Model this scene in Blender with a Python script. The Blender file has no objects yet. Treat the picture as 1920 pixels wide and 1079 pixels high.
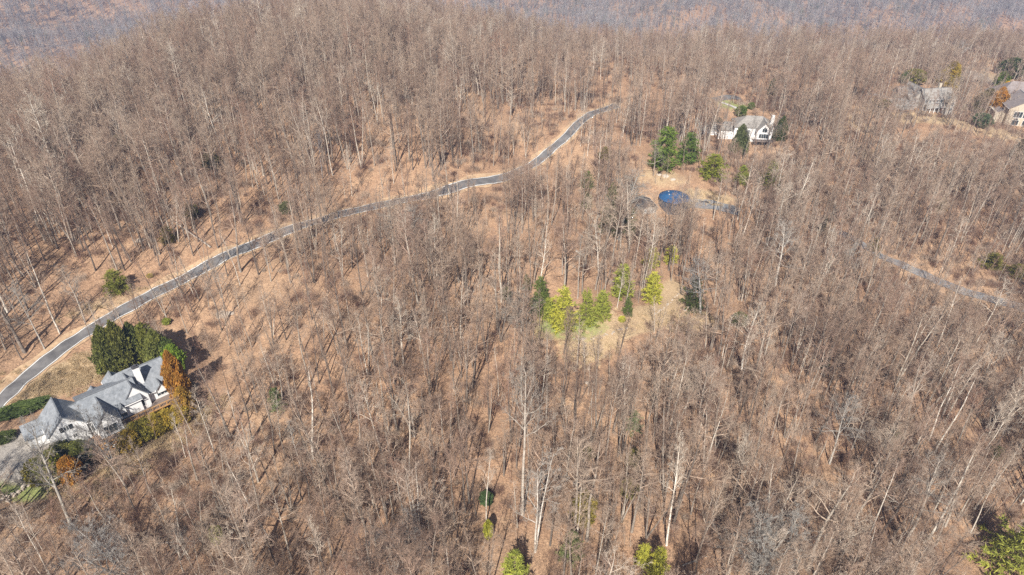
import bpy, math, random
import numpy as np
from mathutils import Vector, Matrix
R = math.radians
random.seed(7); rng = np.random.default_rng(11)
S = bpy.context.scene
COL = S.collection

# ------------------------------------------------------------------ camera, sky, sun, exposure
CZ = 140.0; FPX = 1280.0; TILT = R(34)
cam = bpy.data.cameras.new('camera'); camo = bpy.data.objects.new('camera', cam); COL.objects.link(camo)
cam.sensor_width = 36; cam.lens = 36*FPX/1920; cam.clip_start = 1; cam.clip_end = 9000
camo.location = (0, 0, CZ); camo.rotation_euler = (math.pi/2-TILT, 0, 0); S.camera = camo
SUN_EL = R(43); SUN_AZ = R(189)          # direction the light comes from, clockwise from +y
W = bpy.data.worlds.new('World'); S.world = W; W.use_nodes = True
nt = W.node_tree; nt.nodes.clear()
sky = nt.nodes.new('ShaderNodeTexSky'); sky.sky_type = 'NISHITA'; sky.sun_disc = False
sky.sun_elevation = SUN_EL; sky.sun_rotation = SUN_AZ
bg = nt.nodes.new('ShaderNodeBackground'); bg.inputs[1].default_value = 0.052
wo = nt.nodes.new('ShaderNodeOutputWorld')
nt.links.new(sky.outputs[0], bg.inputs[0]); nt.links.new(bg.outputs[0], wo.inputs[0])
sl = bpy.data.lights.new('sun', 'SUN'); sl.energy = 5.0; sl.angle = R(0.55); sl.color = (1, .945, .875)
so = bpy.data.objects.new('sun', sl); COL.objects.link(so)
sdir = Vector((math.sin(SUN_AZ)*math.cos(SUN_EL), math.cos(SUN_AZ)*math.cos(SUN_EL), math.sin(SUN_EL)))
so.rotation_euler = sdir.to_track_quat('Z', 'Y').to_euler(); so.location = (0, -50, 300)
S.view_settings.view_transform = 'Standard'; S.view_settings.look = 'None'
S.view_settings.exposure = 0.70; S.view_settings.gamma = 1
S.cycles.max_bounces = 5; S.cycles.diffuse_bounces = 2; S.cycles.glossy_bounces = 1
S.cycles.volume_bounces = 0; S.cycles.transparent_max_bounces = 4
S.cycles.use_denoising = False

# ------------------------------------------------------------------ materials
def srgb(r, g, b):
    f = lambda c: (c/255/12.92 if c/255 <= .04045 else ((c/255+.055)/1.055)**2.4)
    return (f(r), f(g), f(b), 1)
def mat(name, rough=.9):
    m = bpy.data.materials.new(name); m.use_nodes = True
    n = m.node_tree; b = n.nodes['Principled BSDF']; b.inputs['Roughness'].default_value = rough
    b.inputs['Specular IOR Level'].default_value = .25
    return m, n, b
def N(n, t, **k):
    o = n.nodes.new(t)
    for a, v in k.items(): setattr(o, a, v)
    return o
def ramp(n, stops):
    r = N(n, 'ShaderNodeValToRGB'); e = r.color_ramp.elements
    e[0].position, e[0].color = stops[0]; e[1].position, e[1].color = stops[-1]
    for p, c in stops[1:-1]:
        x = e.new(p); x.color = c
    return r
def mixc(n, fac, a, b, mode='MIX'):
    m = N(n, 'ShaderNodeMix', data_type='RGBA', blend_type=mode)
    for s, v in ((0, fac), (6, a), (7, b)):
        if hasattr(v, 'is_output') or isinstance(v, bpy.types.NodeSocket): n.links.new(v, m.inputs[s])
        else: m.inputs[s].default_value = v
    return m.outputs[2]
def noise(n, co, scale, detail=4, rough=.6, dist=0):
    t = N(n, 'ShaderNodeTexNoise'); t.inputs['Scale'].default_value = scale
    t.inputs['Detail'].default_value = detail; t.inputs['Roughness'].default_value = rough
    t.inputs['Distortion'].default_value = dist
    n.links.new(co, t.inputs['Vector']); return t.outputs['Fac']
def simple(name, c1, c2, scale=2.0, rough=.9, bump=0, stretch=None):
    m, n, b = mat(name, rough); tc = N(n, 'ShaderNodeTexCoord'); co = tc.outputs['Object']
    if stretch:
        mp = N(n, 'ShaderNodeMapping'); mp.inputs['Scale'].default_value = stretch
        n.links.new(co, mp.inputs[0]); co = mp.outputs[0]
    f = noise(n, co, scale, 5, .65)
    r = ramp(n, [(.3, c1), (.7, c2)]); n.links.new(f, r.inputs[0]); n.links.new(r.outputs[0], b.inputs['Base Color'])
    if bump:
        bp = N(n, 'ShaderNodeBump'); bp.inputs['Strength'].default_value = bump; bp.inputs['Distance'].default_value = .1
        n.links.new(f, bp.inputs['Height']); n.links.new(bp.outputs[0], b.inputs['Normal'])
    return m

def ground_mat():
    m, n, b = mat('leaf litter', .95); L = n.links
    g = N(n, 'ShaderNodeNewGeometry'); co = g.outputs['Position']
    big = noise(n, co, .018, 3, .55); mid = noise(n, co, .16, 5, .7); fin = noise(n, co, 1.7, 6, .8)
    r1 = ramp(n, [(.3, (.29, .175, .108, 1)), (.5, (.41, .255, .158, 1)), (.68, (.50, .345, .22, 1))]); L.new(big, r1.inputs[0])
    r2 = ramp(n, [(.3, (.22, .138, .09, 1)), (.52, (.42, .265, .162, 1)), (.75, (.60, .42, .265, 1))]); L.new(mid, r2.inputs[0])
    c = mixc(n, .55, r1.outputs[0], r2.outputs[0])
    r3 = ramp(n, [(.28, (.34, .30, .28, 1)), (.5, (.95, .95, .95, 1)), (.72, (1.7, 1.65, 1.55, 1))]); L.new(fin, r3.inputs[0])
    c = mixc(n, 1.0, c, r3.outputs[0], 'MULTIPLY')
    at = N(n, 'ShaderNodeVertexColor'); at.layer_name = 'cover'
    sp = N(n, 'ShaderNodeSeparateColor'); L.new(at.outputs[0], sp.inputs[0])
    def edge(sock):    # break the border up with noise
        a = N(n, 'ShaderNodeMath', operation='ADD'); L.new(sock, a.inputs[0]); L.new(mid, a.inputs[1])
        rr = N(n, 'ShaderNodeMapRange'); rr.inputs[1].default_value = .85; rr.inputs[2].default_value = 1.15
        L.new(a.outputs[0], rr.inputs[0]); return rr.outputs[0]
    dr = ramp(n, [(.25, (.30, .20, .12, 1)), (.5, (.47, .34, .20, 1)), (.75, (.66, .52, .34, 1))]); L.new(fin, dr.inputs[0])
    c = mixc(n, edge(sp.outputs[0]), c, dr.outputs[0])
    gr = ramp(n, [(.3, (.20, .225, .07, 1)), (.7, (.40, .43, .16, 1))]); L.new(fin, gr.inputs[0])
    c = mixc(n, edge(sp.outputs[1]), c, gr.outputs[0])
    gv = ramp(n, [(.3, (.30, .27, .235, 1)), (.7, (.46, .42, .37, 1))]); L.new(fin, gv.inputs[0])
    c = mixc(n, edge(sp.outputs[2]), c, gv.outputs[0])
    L.new(c, b.inputs['Base Color'])
    bp = N(n, 'ShaderNodeBump'); bp.inputs['Strength'].default_value = .9; bp.inputs['Distance'].default_value = .5
    L.new(fin, bp.inputs['Height']); L.new(bp.outputs[0], b.inputs['Normal'])
    return m
def bark_mat(name, stops, k=1.0):
    m, n, b = mat(name, .9); L = n.links
    oi = N(n, 'ShaderNodeObjectInfo'); tc = N(n, 'ShaderNodeTexCoord')
    r = ramp(n, stops); L.new(oi.outputs['Random'], r.inputs[0])
    c = mixc(n, oi.outputs['Alpha'], oi.outputs['Color'], r.outputs[0])
    f = noise(n, tc.outputs['Object'], 1.3, 4, .7)
    r2 = ramp(n, [(.3, (.55, .53, .5, 1)), (.7, (1.35, 1.33, 1.3, 1))]); L.new(f, r2.inputs[0])
    c = mixc(n, 1.0, c, r2.outputs[0], 'MULTIPLY')
    L.new(c, b.inputs['Base Color']); return m
def leaf_mat(name, tr=.25):
    m, n, b = mat(name, .75); L = n.links
    oi = N(n, 'ShaderNodeObjectInfo'); tc = N(n, 'ShaderNodeTexCoord')
    f = noise(n, tc.outputs['Object'], .9, 4, .7)
    r = ramp(n, [(.28, (.45, .48, .5, 1)), (.5, (1, 1, 1, 1)), (.74, (1.7, 1.55, 1.3, 1))]); L.new(f, r.inputs[0])
    c = mixc(n, 1.0, oi.outputs['Color'], r.outputs[0], 'MULTIPLY'); L.new(c, b.inputs['Base Color'])
    t = N(n, 'ShaderNodeBsdfTranslucent'); L.new(c, t.inputs[0]); mx = N(n, 'ShaderNodeMixShader'); mx.inputs[0].default_value = tr
    L.new(b.outputs[0], mx.inputs[1]); L.new(t.outputs[0], mx.inputs[2]); L.new(mx.outputs[0], n.nodes['Material Output'].inputs[0])
    return m
def roof_mat(name, c1, c2):
    m, n, b = mat(name, .85); L = n.links; tc = N(n, 'ShaderNodeTexCoord'); co = tc.outputs['Object']
    f = noise(n, co, .8, 6, .75); r = ramp(n, [(.3, c1), (.7, c2)]); L.new(f, r.inputs[0])
    w = N(n, 'ShaderNodeTexWave', bands_direction='Z'); w.inputs['Scale'].default_value = 1.9; w.inputs['Distortion'].default_value = .6
    L.new(co, w.inputs[0]); r2 = ramp(n, [(0, (.72, .72, .72, 1)), (.25, (1.06, 1.06, 1.06, 1))]); L.new(w.outputs['Fac'], r2.inputs[0])
    v = N(n, 'ShaderNodeTexVoronoi'); v.inputs['Scale'].default_value = 2.6; L.new(co, v.inputs[0])
    r3 = ramp(n, [(0, (.84, .84, .84, 1)), (1, (1.15, 1.15, 1.15, 1))]); L.new(v.outputs['Color'], r3.inputs[0])
    c = mixc(n, 1.0, mixc(n, 1.0, r.outputs[0], r2.outputs[0], 'MULTIPLY'), r3.outputs[0], 'MULTIPLY')
    L.new(c, b.inputs['Base Color']); return m
M = dict(
 ground=ground_mat(),
 bark=bark_mat('tree bark', [(0, (.12, .10, .085, 1)), (.35, (.23, .195, .165, 1)), (.7, (.36, .315, .265, 1)), (.9, (.50, .45, .38, 1)), (1, (.70, .65, .57, 1))]),
 twig=bark_mat('twigs', [(0, (.24, .165, .125, 1)), (.3, (.38, .28, .21, 1)), (.6, (.46, .37, .29, 1)), (.8, (.33, .21, .155, 1)), (1, (.60, .53, .44, 1))]),
 fartwig=bark_mat('haze-greyed distant twigs', [(0, (.20, .18, .17, 1)), (.5, (.34, .315, .30, 1)), (.9, (.46, .43, .41, 1)), (1, (.10, .14, .08, 1))]),  # greyer and cooler than near twigs: some distance haze is put into the colour
 brush=bark_mat('brush stems', [(0, (.20, .115, .09, 1)), (.4, (.31, .205, .15, 1)), (.8, (.42, .32, .245, 1)), (1, (.55, .46, .37, 1))]),
 drygrass=simple('dry grass blades', (.50, .36, .20, 1), (.72, .58, .38, 1), 1.2),
 leaf=leaf_mat('evergreen foliage'),
 asphalt=simple('asphalt', (.085, .083, .085, 1), (.205, .197, .19, 1), .22, .9, .1, (1, 1, 1)),
 oldasphalt=simple('weathered asphalt', (.13, .13, .135, 1), (.26, .26, .26, 1), .4, .9),
 paint=simple('road paint', (.62, .6, .55, 1), (.8, .79, .75, 1), 3, .8),
 verge=simple('dry verge', (.36, .235, .14, 1), (.56, .40, .245, 1), .8, .95, .3),
 white=simple('white painted siding', (.80, .79, .765, 1), (.87, .865, .85, 1), 1.5, .8),
 cream=simple('pale stucco', (.46, .39, .29, 1), (.60, .52, .41, 1), 1.5, .85),
 greysiding=simple('grey siding', (.30, .28, .25, 1), (.42, .39, .35, 1), 1.3, .85),
 roofg=roof_mat('grey shingles', (.155, .17, .185, 1), (.30, .315, .33, 1)),
 rooft=roof_mat('tan grey shingles', (.20, .185, .165, 1), (.34, .315, .285, 1)),
 roofb=roof_mat('brown grey shingles', (.20, .17, .16, 1), (.29, .25, .235, 1)),
 ridge=simple('ridge shingles', (.13, .14, .15, 1), (.22, .23, .24, 1), 2, .9),
 glass=simple('window glass', (.03, .04, .045, 1), (.07, .085, .09, 1), .7, .08),
 dark=simple('dark trim', (.05, .05, .055, 1), (.09, .088, .09, 1), 2, .7),
 wood=simple('honey timber', (.42, .22, .07, 1), (.62, .36, .14, 1), 2.2, .75),
 deck=simple('grey brown decking', (.13, .10, .085, 1), (.25, .20, .17, 1), 2.5, .85, 0, (1, 8, 1)),
 stone=simple('stone', (.30, .25, .19, 1), (.60, .54, .44, 1), 1.6, .9, .4),
 palestone=simple('pale rock', (.33, .27, .21, 1), (.60, .52, .43, 1), 1.3, .9, .4),
 log=simple('bleached log', (.28, .24, .20, 1), (.50, .45, .38, 1), 2, .9),
 tank=simple('blue painted steel', (.012, .06, .16, 1), (.035, .13, .28, 1), .6, .6),
 tankroof=None,
 tankside=simple('dark blue grey steel', (.04, .06, .09, 1), (.08, .10, .13, 1), .6, .5),
 concrete=simple('concrete', (.42, .40, .37, 1), (.58, .56, .52, 1), 1, .9),
)
def tank_mat():
    m, n, b = mat('faded blue painted steel', .6); L = n.links; tc = N(n, 'ShaderNodeTexCoord'); co = tc.outputs['Object']
    r = ramp(n, [(.3, (.012, .055, .15, 1)), (.7, (.04, .13, .27, 1))]); L.new(noise(n, co, .5, 6, .75), r.inputs[0])
    f = ramp(n, [(.56, (0, 0, 0, 1)), (.66, (1, 1, 1, 1))]); L.new(noise(n, co, 1.1, 6, .8), f.inputs[0])
    L.new(mixc(n, f.outputs[0], r.outputs[0], (.13, .10, .085, 1)), b.inputs['Base Color']); return m
M['tankroof'] = tank_mat()
# ------------------------------------------------------------------ terrain
_rs = np.random.default_rng(3)
def wavy(x, y, wl, n=7, seed=0):
    r = np.random.default_rng(seed+100); s = 0
    for i in range(n):
        a = r.uniform(0, math.tau); k = math.tau/(wl*r.uniform(.7, 1.5)); p = r.uniform(0, math.tau)
        s = s + np.sin(k*(x*math.cos(a)+y*math.sin(a))+p)
    return s/math.sqrt(n/2)
RX = np.array([-900, -560, -420, -295, -235, -190, -120, -60, 20, 90, 200, 420, 900.])
RY = np.array([-45, 125, 200, 308, 395, 548, 565, 535, 478, 480, 508, 564, 550.])
sm = lambda t: (lambda u: u*u*(3-2*u))(np.clip(t, 0, 1))
HO = None
def height(x, y):
    x = np.asarray(x, float); y = np.asarray(y, float)
    c = -.74*x+.67*y
    z = .10*(np.clip(c, -160, 330)-190)
    z = z+13*np.exp(-(((x+120)/130)**2+((y-390)/120)**2))
    z = z-9*np.exp(-(((x-130)/80)**2+((y-150)/90)**2))+7*np.exp(-(((x-230)/110)**2+((y-380)/90)**2))
    z = z+1.6*wavy(x, y, 95, 7, 1)+.45*wavy(x, y, 30, 7, 2)+.12*wavy(x, y, 7, 6, 3)
    d = y-np.interp(x, RX, RY)
    dd = np.clip(d, 0, None)
    drop = np.where(dd < 40, .7*dd*dd/80, .7*(dd-20))
    drop = np.minimum(drop, 175)
    far = sm((dd-230)/250)
    z2 = z-drop+far*(10*wavy(x, y, 420, 6, 5)+4*wavy(x, y, 150, 6, 6))
    # opposite valley side, far to the left
    z2 = z2+far*120*sm((-.45*x+.2*(y-700)-150)/900)
    # building pad with a drop in front of the deck
    if HO is not None:
        dx, dy = x-HO[0], y-HO[1]; ct, st = math.cos(HO[3]), math.sin(HO[3])
        u = dx*ct+dy*st; v = -dx*st+dy*ct
        w = sm(1-(np.abs(u-10)-24)/10)*sm(1-(np.abs(v-6)-16)/9)
        pad = HO[2]-3.6*sm((1.0-v)/3.5)
        z2 = z2*(1-w)+pad*w
    return z2
def hz(x, y): return float(height(x, y))
def rayd(px, py):
    u = (px-960)/FPX; v = (539.5-py)/FPX
    return (u, math.cos(TILT)+v*math.sin(TILT), -math.sin(TILT)+v*math.cos(TILT))
def atz(px, py, z):
    d = rayd(px, py); t = (z-CZ)/d[2]; return d[0]*t, d[1]*t
def at(px, py):
    d = rayd(px, py); t = np.arange(60, 2600, 1.5)
    below = (CZ+d[2]*t) < height(d[0]*t, d[1]*t)
    i = int(np.argmax(below)) if below.any() else len(t)-1
    a, b = t[i]-1.5, t[i]
    for _ in range(14):
        m_ = (a+b)/2
        if CZ+d[2]*m_ < hz(d[0]*m_, d[1]*m_): b = m_
        else: a = m_
    return d[0]*b, d[1]*b
def proj(x, y, z):
    rz = z-CZ; dep = y*math.cos(TILT)-rz*math.sin(TILT); up = y*math.sin(TILT)+rz*math.cos(TILT)
    return 960+FPX*x/dep, 539.5-FPX*up/dep, dep
K = 1.1667
_x, _y = atz(115, 786, 8*K+hz(-120, 132)+1.0)
HO = (_x, _y, float(hz(_x, _y+8))+1.0, R(42))

# ------------------------------------------------------------------ mesh helpers
class MB:
    def __init__(s): s.v = []; s.f = []; s.n = 0
    def add(s, v, f):
        v = np.asarray(v, float).reshape(-1, 3); s.v.append(v)
        s.f += [tuple(i+s.n for i in q) for q in f]; s.n += len(v)
    def box(s, x0, x1, y0, y1, z0, z1):
        s.add([(x0,y0,z0),(x1,y0,z0),(x1,y1,z0),(x0,y1,z0),(x0,y0,z1),(x1,y0,z1),(x1,y1,z1),(x0,y1,z1)],
              [(0,3,2,1),(4,5,6,7),(0,1,5,4),(1,2,6,5),(2,3,7,6),(3,0,4,7)])
    def bar(s, a, b, w, h=None):
        a = Vector(a); b = Vector(b); h = h or w; d = (b-a).normalized()
        up = Vector((0, 0, 1)) if abs(d.z) < .95 else Vector((1, 0, 0))
        p = d.cross(up).normalized()*w/2; q = p.cross(d).normalized()*h/2
        vs = [c+i*p+j*q for c in (a, b) for i, j in ((-1,-1),(1,-1),(1,1),(-1,1))]
        s.add([tuple(v) for v in vs], [(0,3,2,1),(4,5,6,7),(0,1,5,4),(1,2,6,5),(2,3,7,6),(3,0,4,7)])
    def slab(s, q, th):
        q = [Vector(p) for p in q]; n = (q[1]-q[0]).cross(q[-1]-q[0]).normalized()
        if n.z < 0: q.reverse(); n = -n
        m = len(q); vs = [tuple(p) for p in q]+[tuple(p-n*th) for p in q]
        s.add(vs, [tuple(range(m)), tuple(reversed(range(m, 2*m)))]+[(i, i+m, (i+1) % m+m, (i+1) % m) for i in range(m)])
    def prism(s, poly, off):
        m = len(poly); o = Vector(off); vs = [tuple(p) for p in poly]+[tuple(Vector(p)+o) for p in poly]
        s.add(vs, [tuple(range(m)), tuple(reversed(range(m, 2*m)))]+[(i, i+m, (i+1) % m+m, (i+1) % m) for i in range(m)])
    def build(s, name, m, parent=None, smooth=False):
        me = bpy.data.meshes.new(name)
        v = np.concatenate(s.v); me.from_pydata(v.tolist(), [], s.f)
        ms = m if isinstance(m, (list, tuple)) else [m]
        for k in ms: me.materials.append(k)
        if smooth: me.polygons.foreach_set('use_smooth', [True]*len(me.polygons))
        return link(name, me, parent)
def link(name, me, parent=None):
    o = bpy.data.objects.new(name, me); COL.objects.link(o)
    if parent: o.parent = parent
    return o
def tag(o, label=None, cat=None, group=None, kind=None):
    if label: o['label'] = label
    if cat: o['category'] = cat
    if group: o['group'] = group
    if kind: o['kind'] = kind
    return o
def empty(name, loc, rz=0, **k):
    o = bpy.data.objects.new(name, None); COL.objects.link(o); o.location = loc; o.rotation_euler = (0, 0, rz)
    return tag(o, **k)
def rawmesh(name, V, T, mi=None, mats=(), nv=3):
    me = bpy.data.meshes.new(name); V = np.asarray(V, np.float32); T = np.asarray(T, np.int32)
    me.vertices.add(len(V)); me.vertices.foreach_set('co', V.ravel())
    me.loops.add(T.size); me.loops.foreach_set('vertex_index', T.ravel())
    me.polygons.add(len(T)); me.polygons.foreach_set('loop_start', np.arange(0, T.size, nv, dtype=np.int32))
    try: me.polygons.foreach_set('loop_total', np.full(len(T), nv, np.int32))
    except Exception: pass
    for k in mats: me.materials.append(k)
    if mi is not None: me.polygons.foreach_set('material_index', np.asarray(mi, np.int32))
    me.update(calc_edges=True); me.validate(); return me

# ------------------------------------------------------------------ ground sheet
def axis(lo, hi, step, end_lo, end_hi):
    a = list(np.arange(lo, hi+.1, step)); s = step
    while a[-1] < end_hi: s = min(s*1.12, 60); a.append(a[-1]+s)
    s = step
    while a[0] > end_lo: s = min(s*1.12, 60); a.insert(0, a[0]-s)
    return np.array(a)
gx = axis(-330, 330, 2.0, -3200, 3200); gy = axis(60, 520, 2.0, -700, 4200)
GX, GY = np.meshgrid(gx, gy); GZ = height(GX, GY)
nx, ny = len(gx), len(gy); idx = np.arange(nx*ny).reshape(ny, nx)
Q = np.stack([idx[:-1, :-1], idx[:-1, 1:], idx[1:, 1:], idx[1:, :-1]], -1).reshape(-1, 4)
gm = rawmesh('ground', np.stack([GX, GY, GZ], -1).reshape(-1, 3), Q, None, [M['ground']], 4)
gm.polygons.foreach_set('use_smooth', [True]*len(gm.polygons))
ground = link('ground', gm); tag(ground, kind='structure', label='leaf covered ground of the wooded hillside')

# roads as pixel-measured centre lines
def catmull(P, n=10):
    P = [np.array(p, float) for p in P]; P = [2*P[0]-P[1]]+P+[2*P[-1]-P[-2]]; out = []
    for i in range(1, len(P)-2):
        for k in range(n):
            t = k/n; a, b, c, d = P[i-1:i+3]
            out.append(.5*((2*b)+(c-a)*t+(2*a-5*b+4*c-d)*t*t+(3*b-a-3*c+d)*t**3))
    out.append(P[-2]); return np.array(out)
ROADPX = [(-60, 805), (0, 753), (50, 708), (100, 668), (150, 633), (200, 600), (250, 571), (300, 546), (350, 521), (400, 494), (450, 470), (510, 446), (580, 420), (640, 402), (700, 388), (770, 373), (840, 357), (930, 337), (977, 320), (1023, 291), (1066, 253), (1107, 216), (1150, 201), (1160, 199)]
road = catmull([at(*p) for p in ROADPX], 8)
R2PX = [(1560, 430), (1610, 455), (1650, 480), (1700, 502), (1750, 524), (1800, 545), (1860, 562), (1925, 580), (2000, 600)]
road2 = catmull([at(*p) for p in R2PX], 8)
DRPX = [(1385, 398), (1350, 388), (1320, 383), (1280, 383), (1245, 395)]
drive = catmull([at(*p) for p in DRPX], 8)
lane = catmull([at(*p) for p in ((1338, 188), (1352, 185), (1372, 183), (1392, 187))], 8)
def offset(P, o):
    t = np.gradient(P, axis=0); t /= np.linalg.norm(t, axis=1)[:, None]
    return P+np.stack([-t[:, 1], t[:, 0]], 1)*o
def strip(name, P, o0, o1, dz, m, n=6, jit=0, **k):
    offs = np.linspace(o0, o1, n); rows = []
    for j, o in enumerate(offs):
        oo = o+(jit*wavy(P[:, 0], P[:, 1], 11, 6, 30+j) if jit and j in (0, n-1) else 0)
        t = np.gradient(P, axis=0); t /= np.linalg.norm(t, axis=1)[:, None]
        q = P+np.stack([-t[:, 1], t[:, 0]], 1)*np.reshape(oo, (-1, 1) if np.ndim(oo) else (1, 1))
        rows.append(np.column_stack([q, height(q[:, 0], q[:, 1])+dz]))
    V = np.stack(rows, 1); a, b = V.shape[:2]; ii = np.arange(a*b).reshape(a, b)
    Qd = np.stack([ii[:-1, :-1], ii[1:, :-1], ii[1:, 1:], ii[:-1, 1:]], -1).reshape(-1, 4)
    me = rawmesh(name, V.reshape(-1, 3), Qd, None, [m], 4); o_ = link(name, me); tag(o_, **k); return o_
def dense(P, step=1.5):
    d = np.r_[0, np.cumsum(np.linalg.norm(np.diff(P, axis=0), axis=1))]; s = np.arange(0, d[-1], step)
    return np.column_stack([np.interp(s, d, P[:, 0]), np.interp(s, d, P[:, 1])])
road, road2, drive, lane = dense(road), dense(road2), dense(drive), dense(lane)
strip('driveway', lane, -2.6, 2.6, .2, M['asphalt'], 5, kind='structure', label='short dark stretch of driveway behind the white house')
strip('road_verge', road, -3.5, 4.3, .16, M['verge'], 10, .6, kind='structure', label='dry tan verge either side of the two-lane road')
strip('road', road, -2.45, 2.45, .21, M['asphalt'], 6, kind='structure', label='dark grey asphalt road curving up the hillside')
for s_ in (-2.15, 2.15): strip('road_marking', road, s_-.13, s_+.13, .235, M['paint'], 2, kind='structure', label='white edge line painted along the road')
strip('road', road2, -2.4, 2.4, .18, M['oldasphalt'], 5, kind='structure', label='weathered grey road among trees at the right')
strip('driveway', drive, -3.2, 3.2, .18, M['oldasphalt'], 5, kind='structure', label='grey driveway beside the blue tank')

def dist(P, x, y):
    x = np.atleast_1d(x); y = np.atleast_1d(y)
    return np.min(np.hypot(x[:, None]-P[None, ::2, 0], y[:, None]-P[None, ::2, 1]), axis=1)
def hl(u, v, z=0):    # house-local metres (already scaled) to world
    ct, st = math.cos(HO[3]), math.sin(HO[3]); return HO[0]+u*ct-v*st, HO[1]+u*st+v*ct, HO[2]+z

# clearings: (px, py, rx, ry metres, tree keep probability)
CLR = [(60,720,16,10,0),(130,690,14,9,0),(200,740,24,15,0),(120,800,20,14,0),(320,740,14,12,.0),(300,800,17,9,.05),(240,860,14,7,.1),(40,900,17,10,0),(360,620,14,7,.3),(280,640,10,6,0),
       (120,890,12,9,0),(1110,625,12,9,0),(1180,605,12,7,.03),(1270,575,10,14,0),(1090,650,13,7,.0),(1340,620,20,12,.15),(1115,605,14,7,0),(1045,595,12,9,0),
       (1262,372,18,10,0),(1310,372,18,12,.05),(1250,340,20,12,.08),(1217,395,11,9,0),(1245,398,10,5,.2),(1275,402,9,4,.6),(1340,400,16,7,.5),
       (1405,258,16,7,.0),(1400,225,24,14,0),(1370,205,16,12,0),(1425,280,12,6,.6),(1250,300,22,16,.15),(1340,335,24,8,.15),
       (1730,200,26,9,0),(1725,172,26,14,0),(1720,228,30,12,.4),(1640,170,30,14,.25),(1635,280,18,22,.15),(1610,260,12,14,.2),(1890,190,30,24,0),(1860,150,22,16,0),(1890,255,24,10,.4),(1790,260,30,20,.3),
       (240,550,20,9,.0),(640,350,20,10,.35),(1160,175,30,14,.3),(1010,430,30,18,.7),(985,490,20,14,.6),(1892,1140,20,20,0),(1218,1090,9,9,0),(1217,408,9,12,.05),(965,1115,8,6,0),(1060,285,14,12,.65),(1010,325,14,12,.45),(1120,232,12,10,.75),(1900,265,22,16,.2),(1225,590,9,7,.0),(1150,635,12,6,.1),(240,820,16,9,.1),(1700,525,12,6,.4),(1760,550,14,6,.4),(1830,575,16,6,.4)]
CLRW = [(*at(a, b), c, d, e) for a, b, c, d, e in CLR]
def keep(x, y, road_m=5.5):
    p = np.ones(len(x))
    for cx, cy, rx, ry, k in CLRW:
        q = ((x-cx)/rx)**2+((y-cy)/ry)**2+.18*wavy(x, y, 9, 5, 41)
        p = np.where(q < 1, np.minimum(p, k), p)
    p = np.where(dist(road, x, y) < road_m, 0, p)
    p = np.where(dist(road2, x, y) < road_m-1, 0, p)
    p = np.where(dist(drive, x, y) < 4.5, 0, p); p = np.where(dist(lane, x, y) < 4.5, 0, p)
    return p
# ground cover masks
flat = np.column_stack([GX.ravel(), GY.ravel()])
cov = np.zeros((len(flat), 4), np.float32); cov[:, 3] = 1
def cover(px, py, rx, ry, ch, amt=1.0, rot=0):
    cx, cy = at(px, py); dx = flat[:, 0]-cx; dy = flat[:, 1]-cy
    if rot: dx, dy = dx*math.cos(rot)+dy*math.sin(rot), -dx*math.sin(rot)+dy*math.cos(rot)
    q = np.sqrt((dx/rx)**2+(dy/ry)**2); cov[:, ch] = np.maximum(cov[:, ch], amt*np.clip(1.6-1.1*q, 0, 1))
for a in [(1065,612,15,8,1,.7,.2),(1225,590,10,6,0,1,.7),(60,735,18,7,0,.75,.7),(150,690,18,7,0,.8,.75),(110,725,16,6,0,.75,.6),(330,790,17,7,0,.62,.6),(280,840,17,6,0,.55,.4),(360,750,6,9,0,.4),(230,560,22,4,0,.55,.6),
          (1110,640,12,6,0,.9,.2),(1180,610,13,5,0,.9,.4),(1262,560,6,13,0,.9,-.2),(1310,610,9,6,0,.7),(1095,665,8,4,0,.8),(1330,375,15,8,0,.8),(1240,335,16,8,0,.6),(1640,200,18,12,0,.55),
          (1625,285,12,10,0,1.0),(1600,225,8,16,0,.9),(1745,222,30,9,0,.9),(1860,245,24,10,0,.75),(1860,150,12,16,0,.9),(1570,235,6,10,0,.7),(1650,165,16,6,0,.6),(200,870,10,8,0,.45),
          (30,925,9,4,1,.75),(1740,195,20,4,1,.6),(1790,195,9,10,1,.9),(1375,197,12,10,1,.7),(1345,190,8,6,0,.7),(1060,605,9,7,1,.62),(75,925,7,3,1,.5),
          (30,860,13,7,2,.9,.5),(60,820,9,4,2,.9,.7),(1848,155,9,20,2,.95),(1650,180,12,5,2,.7)]: cover(*a)
# drive behind the house in house coordinates
hu = (flat[:, 0]-HO[0])*math.cos(HO[3])+(flat[:, 1]-HO[1])*math.sin(HO[3]); hv = -(flat[:, 0]-HO[0])*math.sin(HO[3])+(flat[:, 1]-HO[1])*math.cos(HO[3])
cov[:, 2] = np.maximum(cov[:, 2], np.where((hu > -16) & (hu < 9) & (hv > 8) & (hv < 13), .8, 0))
ca = gm.color_attributes.new('cover', 'FLOAT_COLOR', 'POINT'); ca.data.foreach_set('color', cov.ravel())

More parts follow.
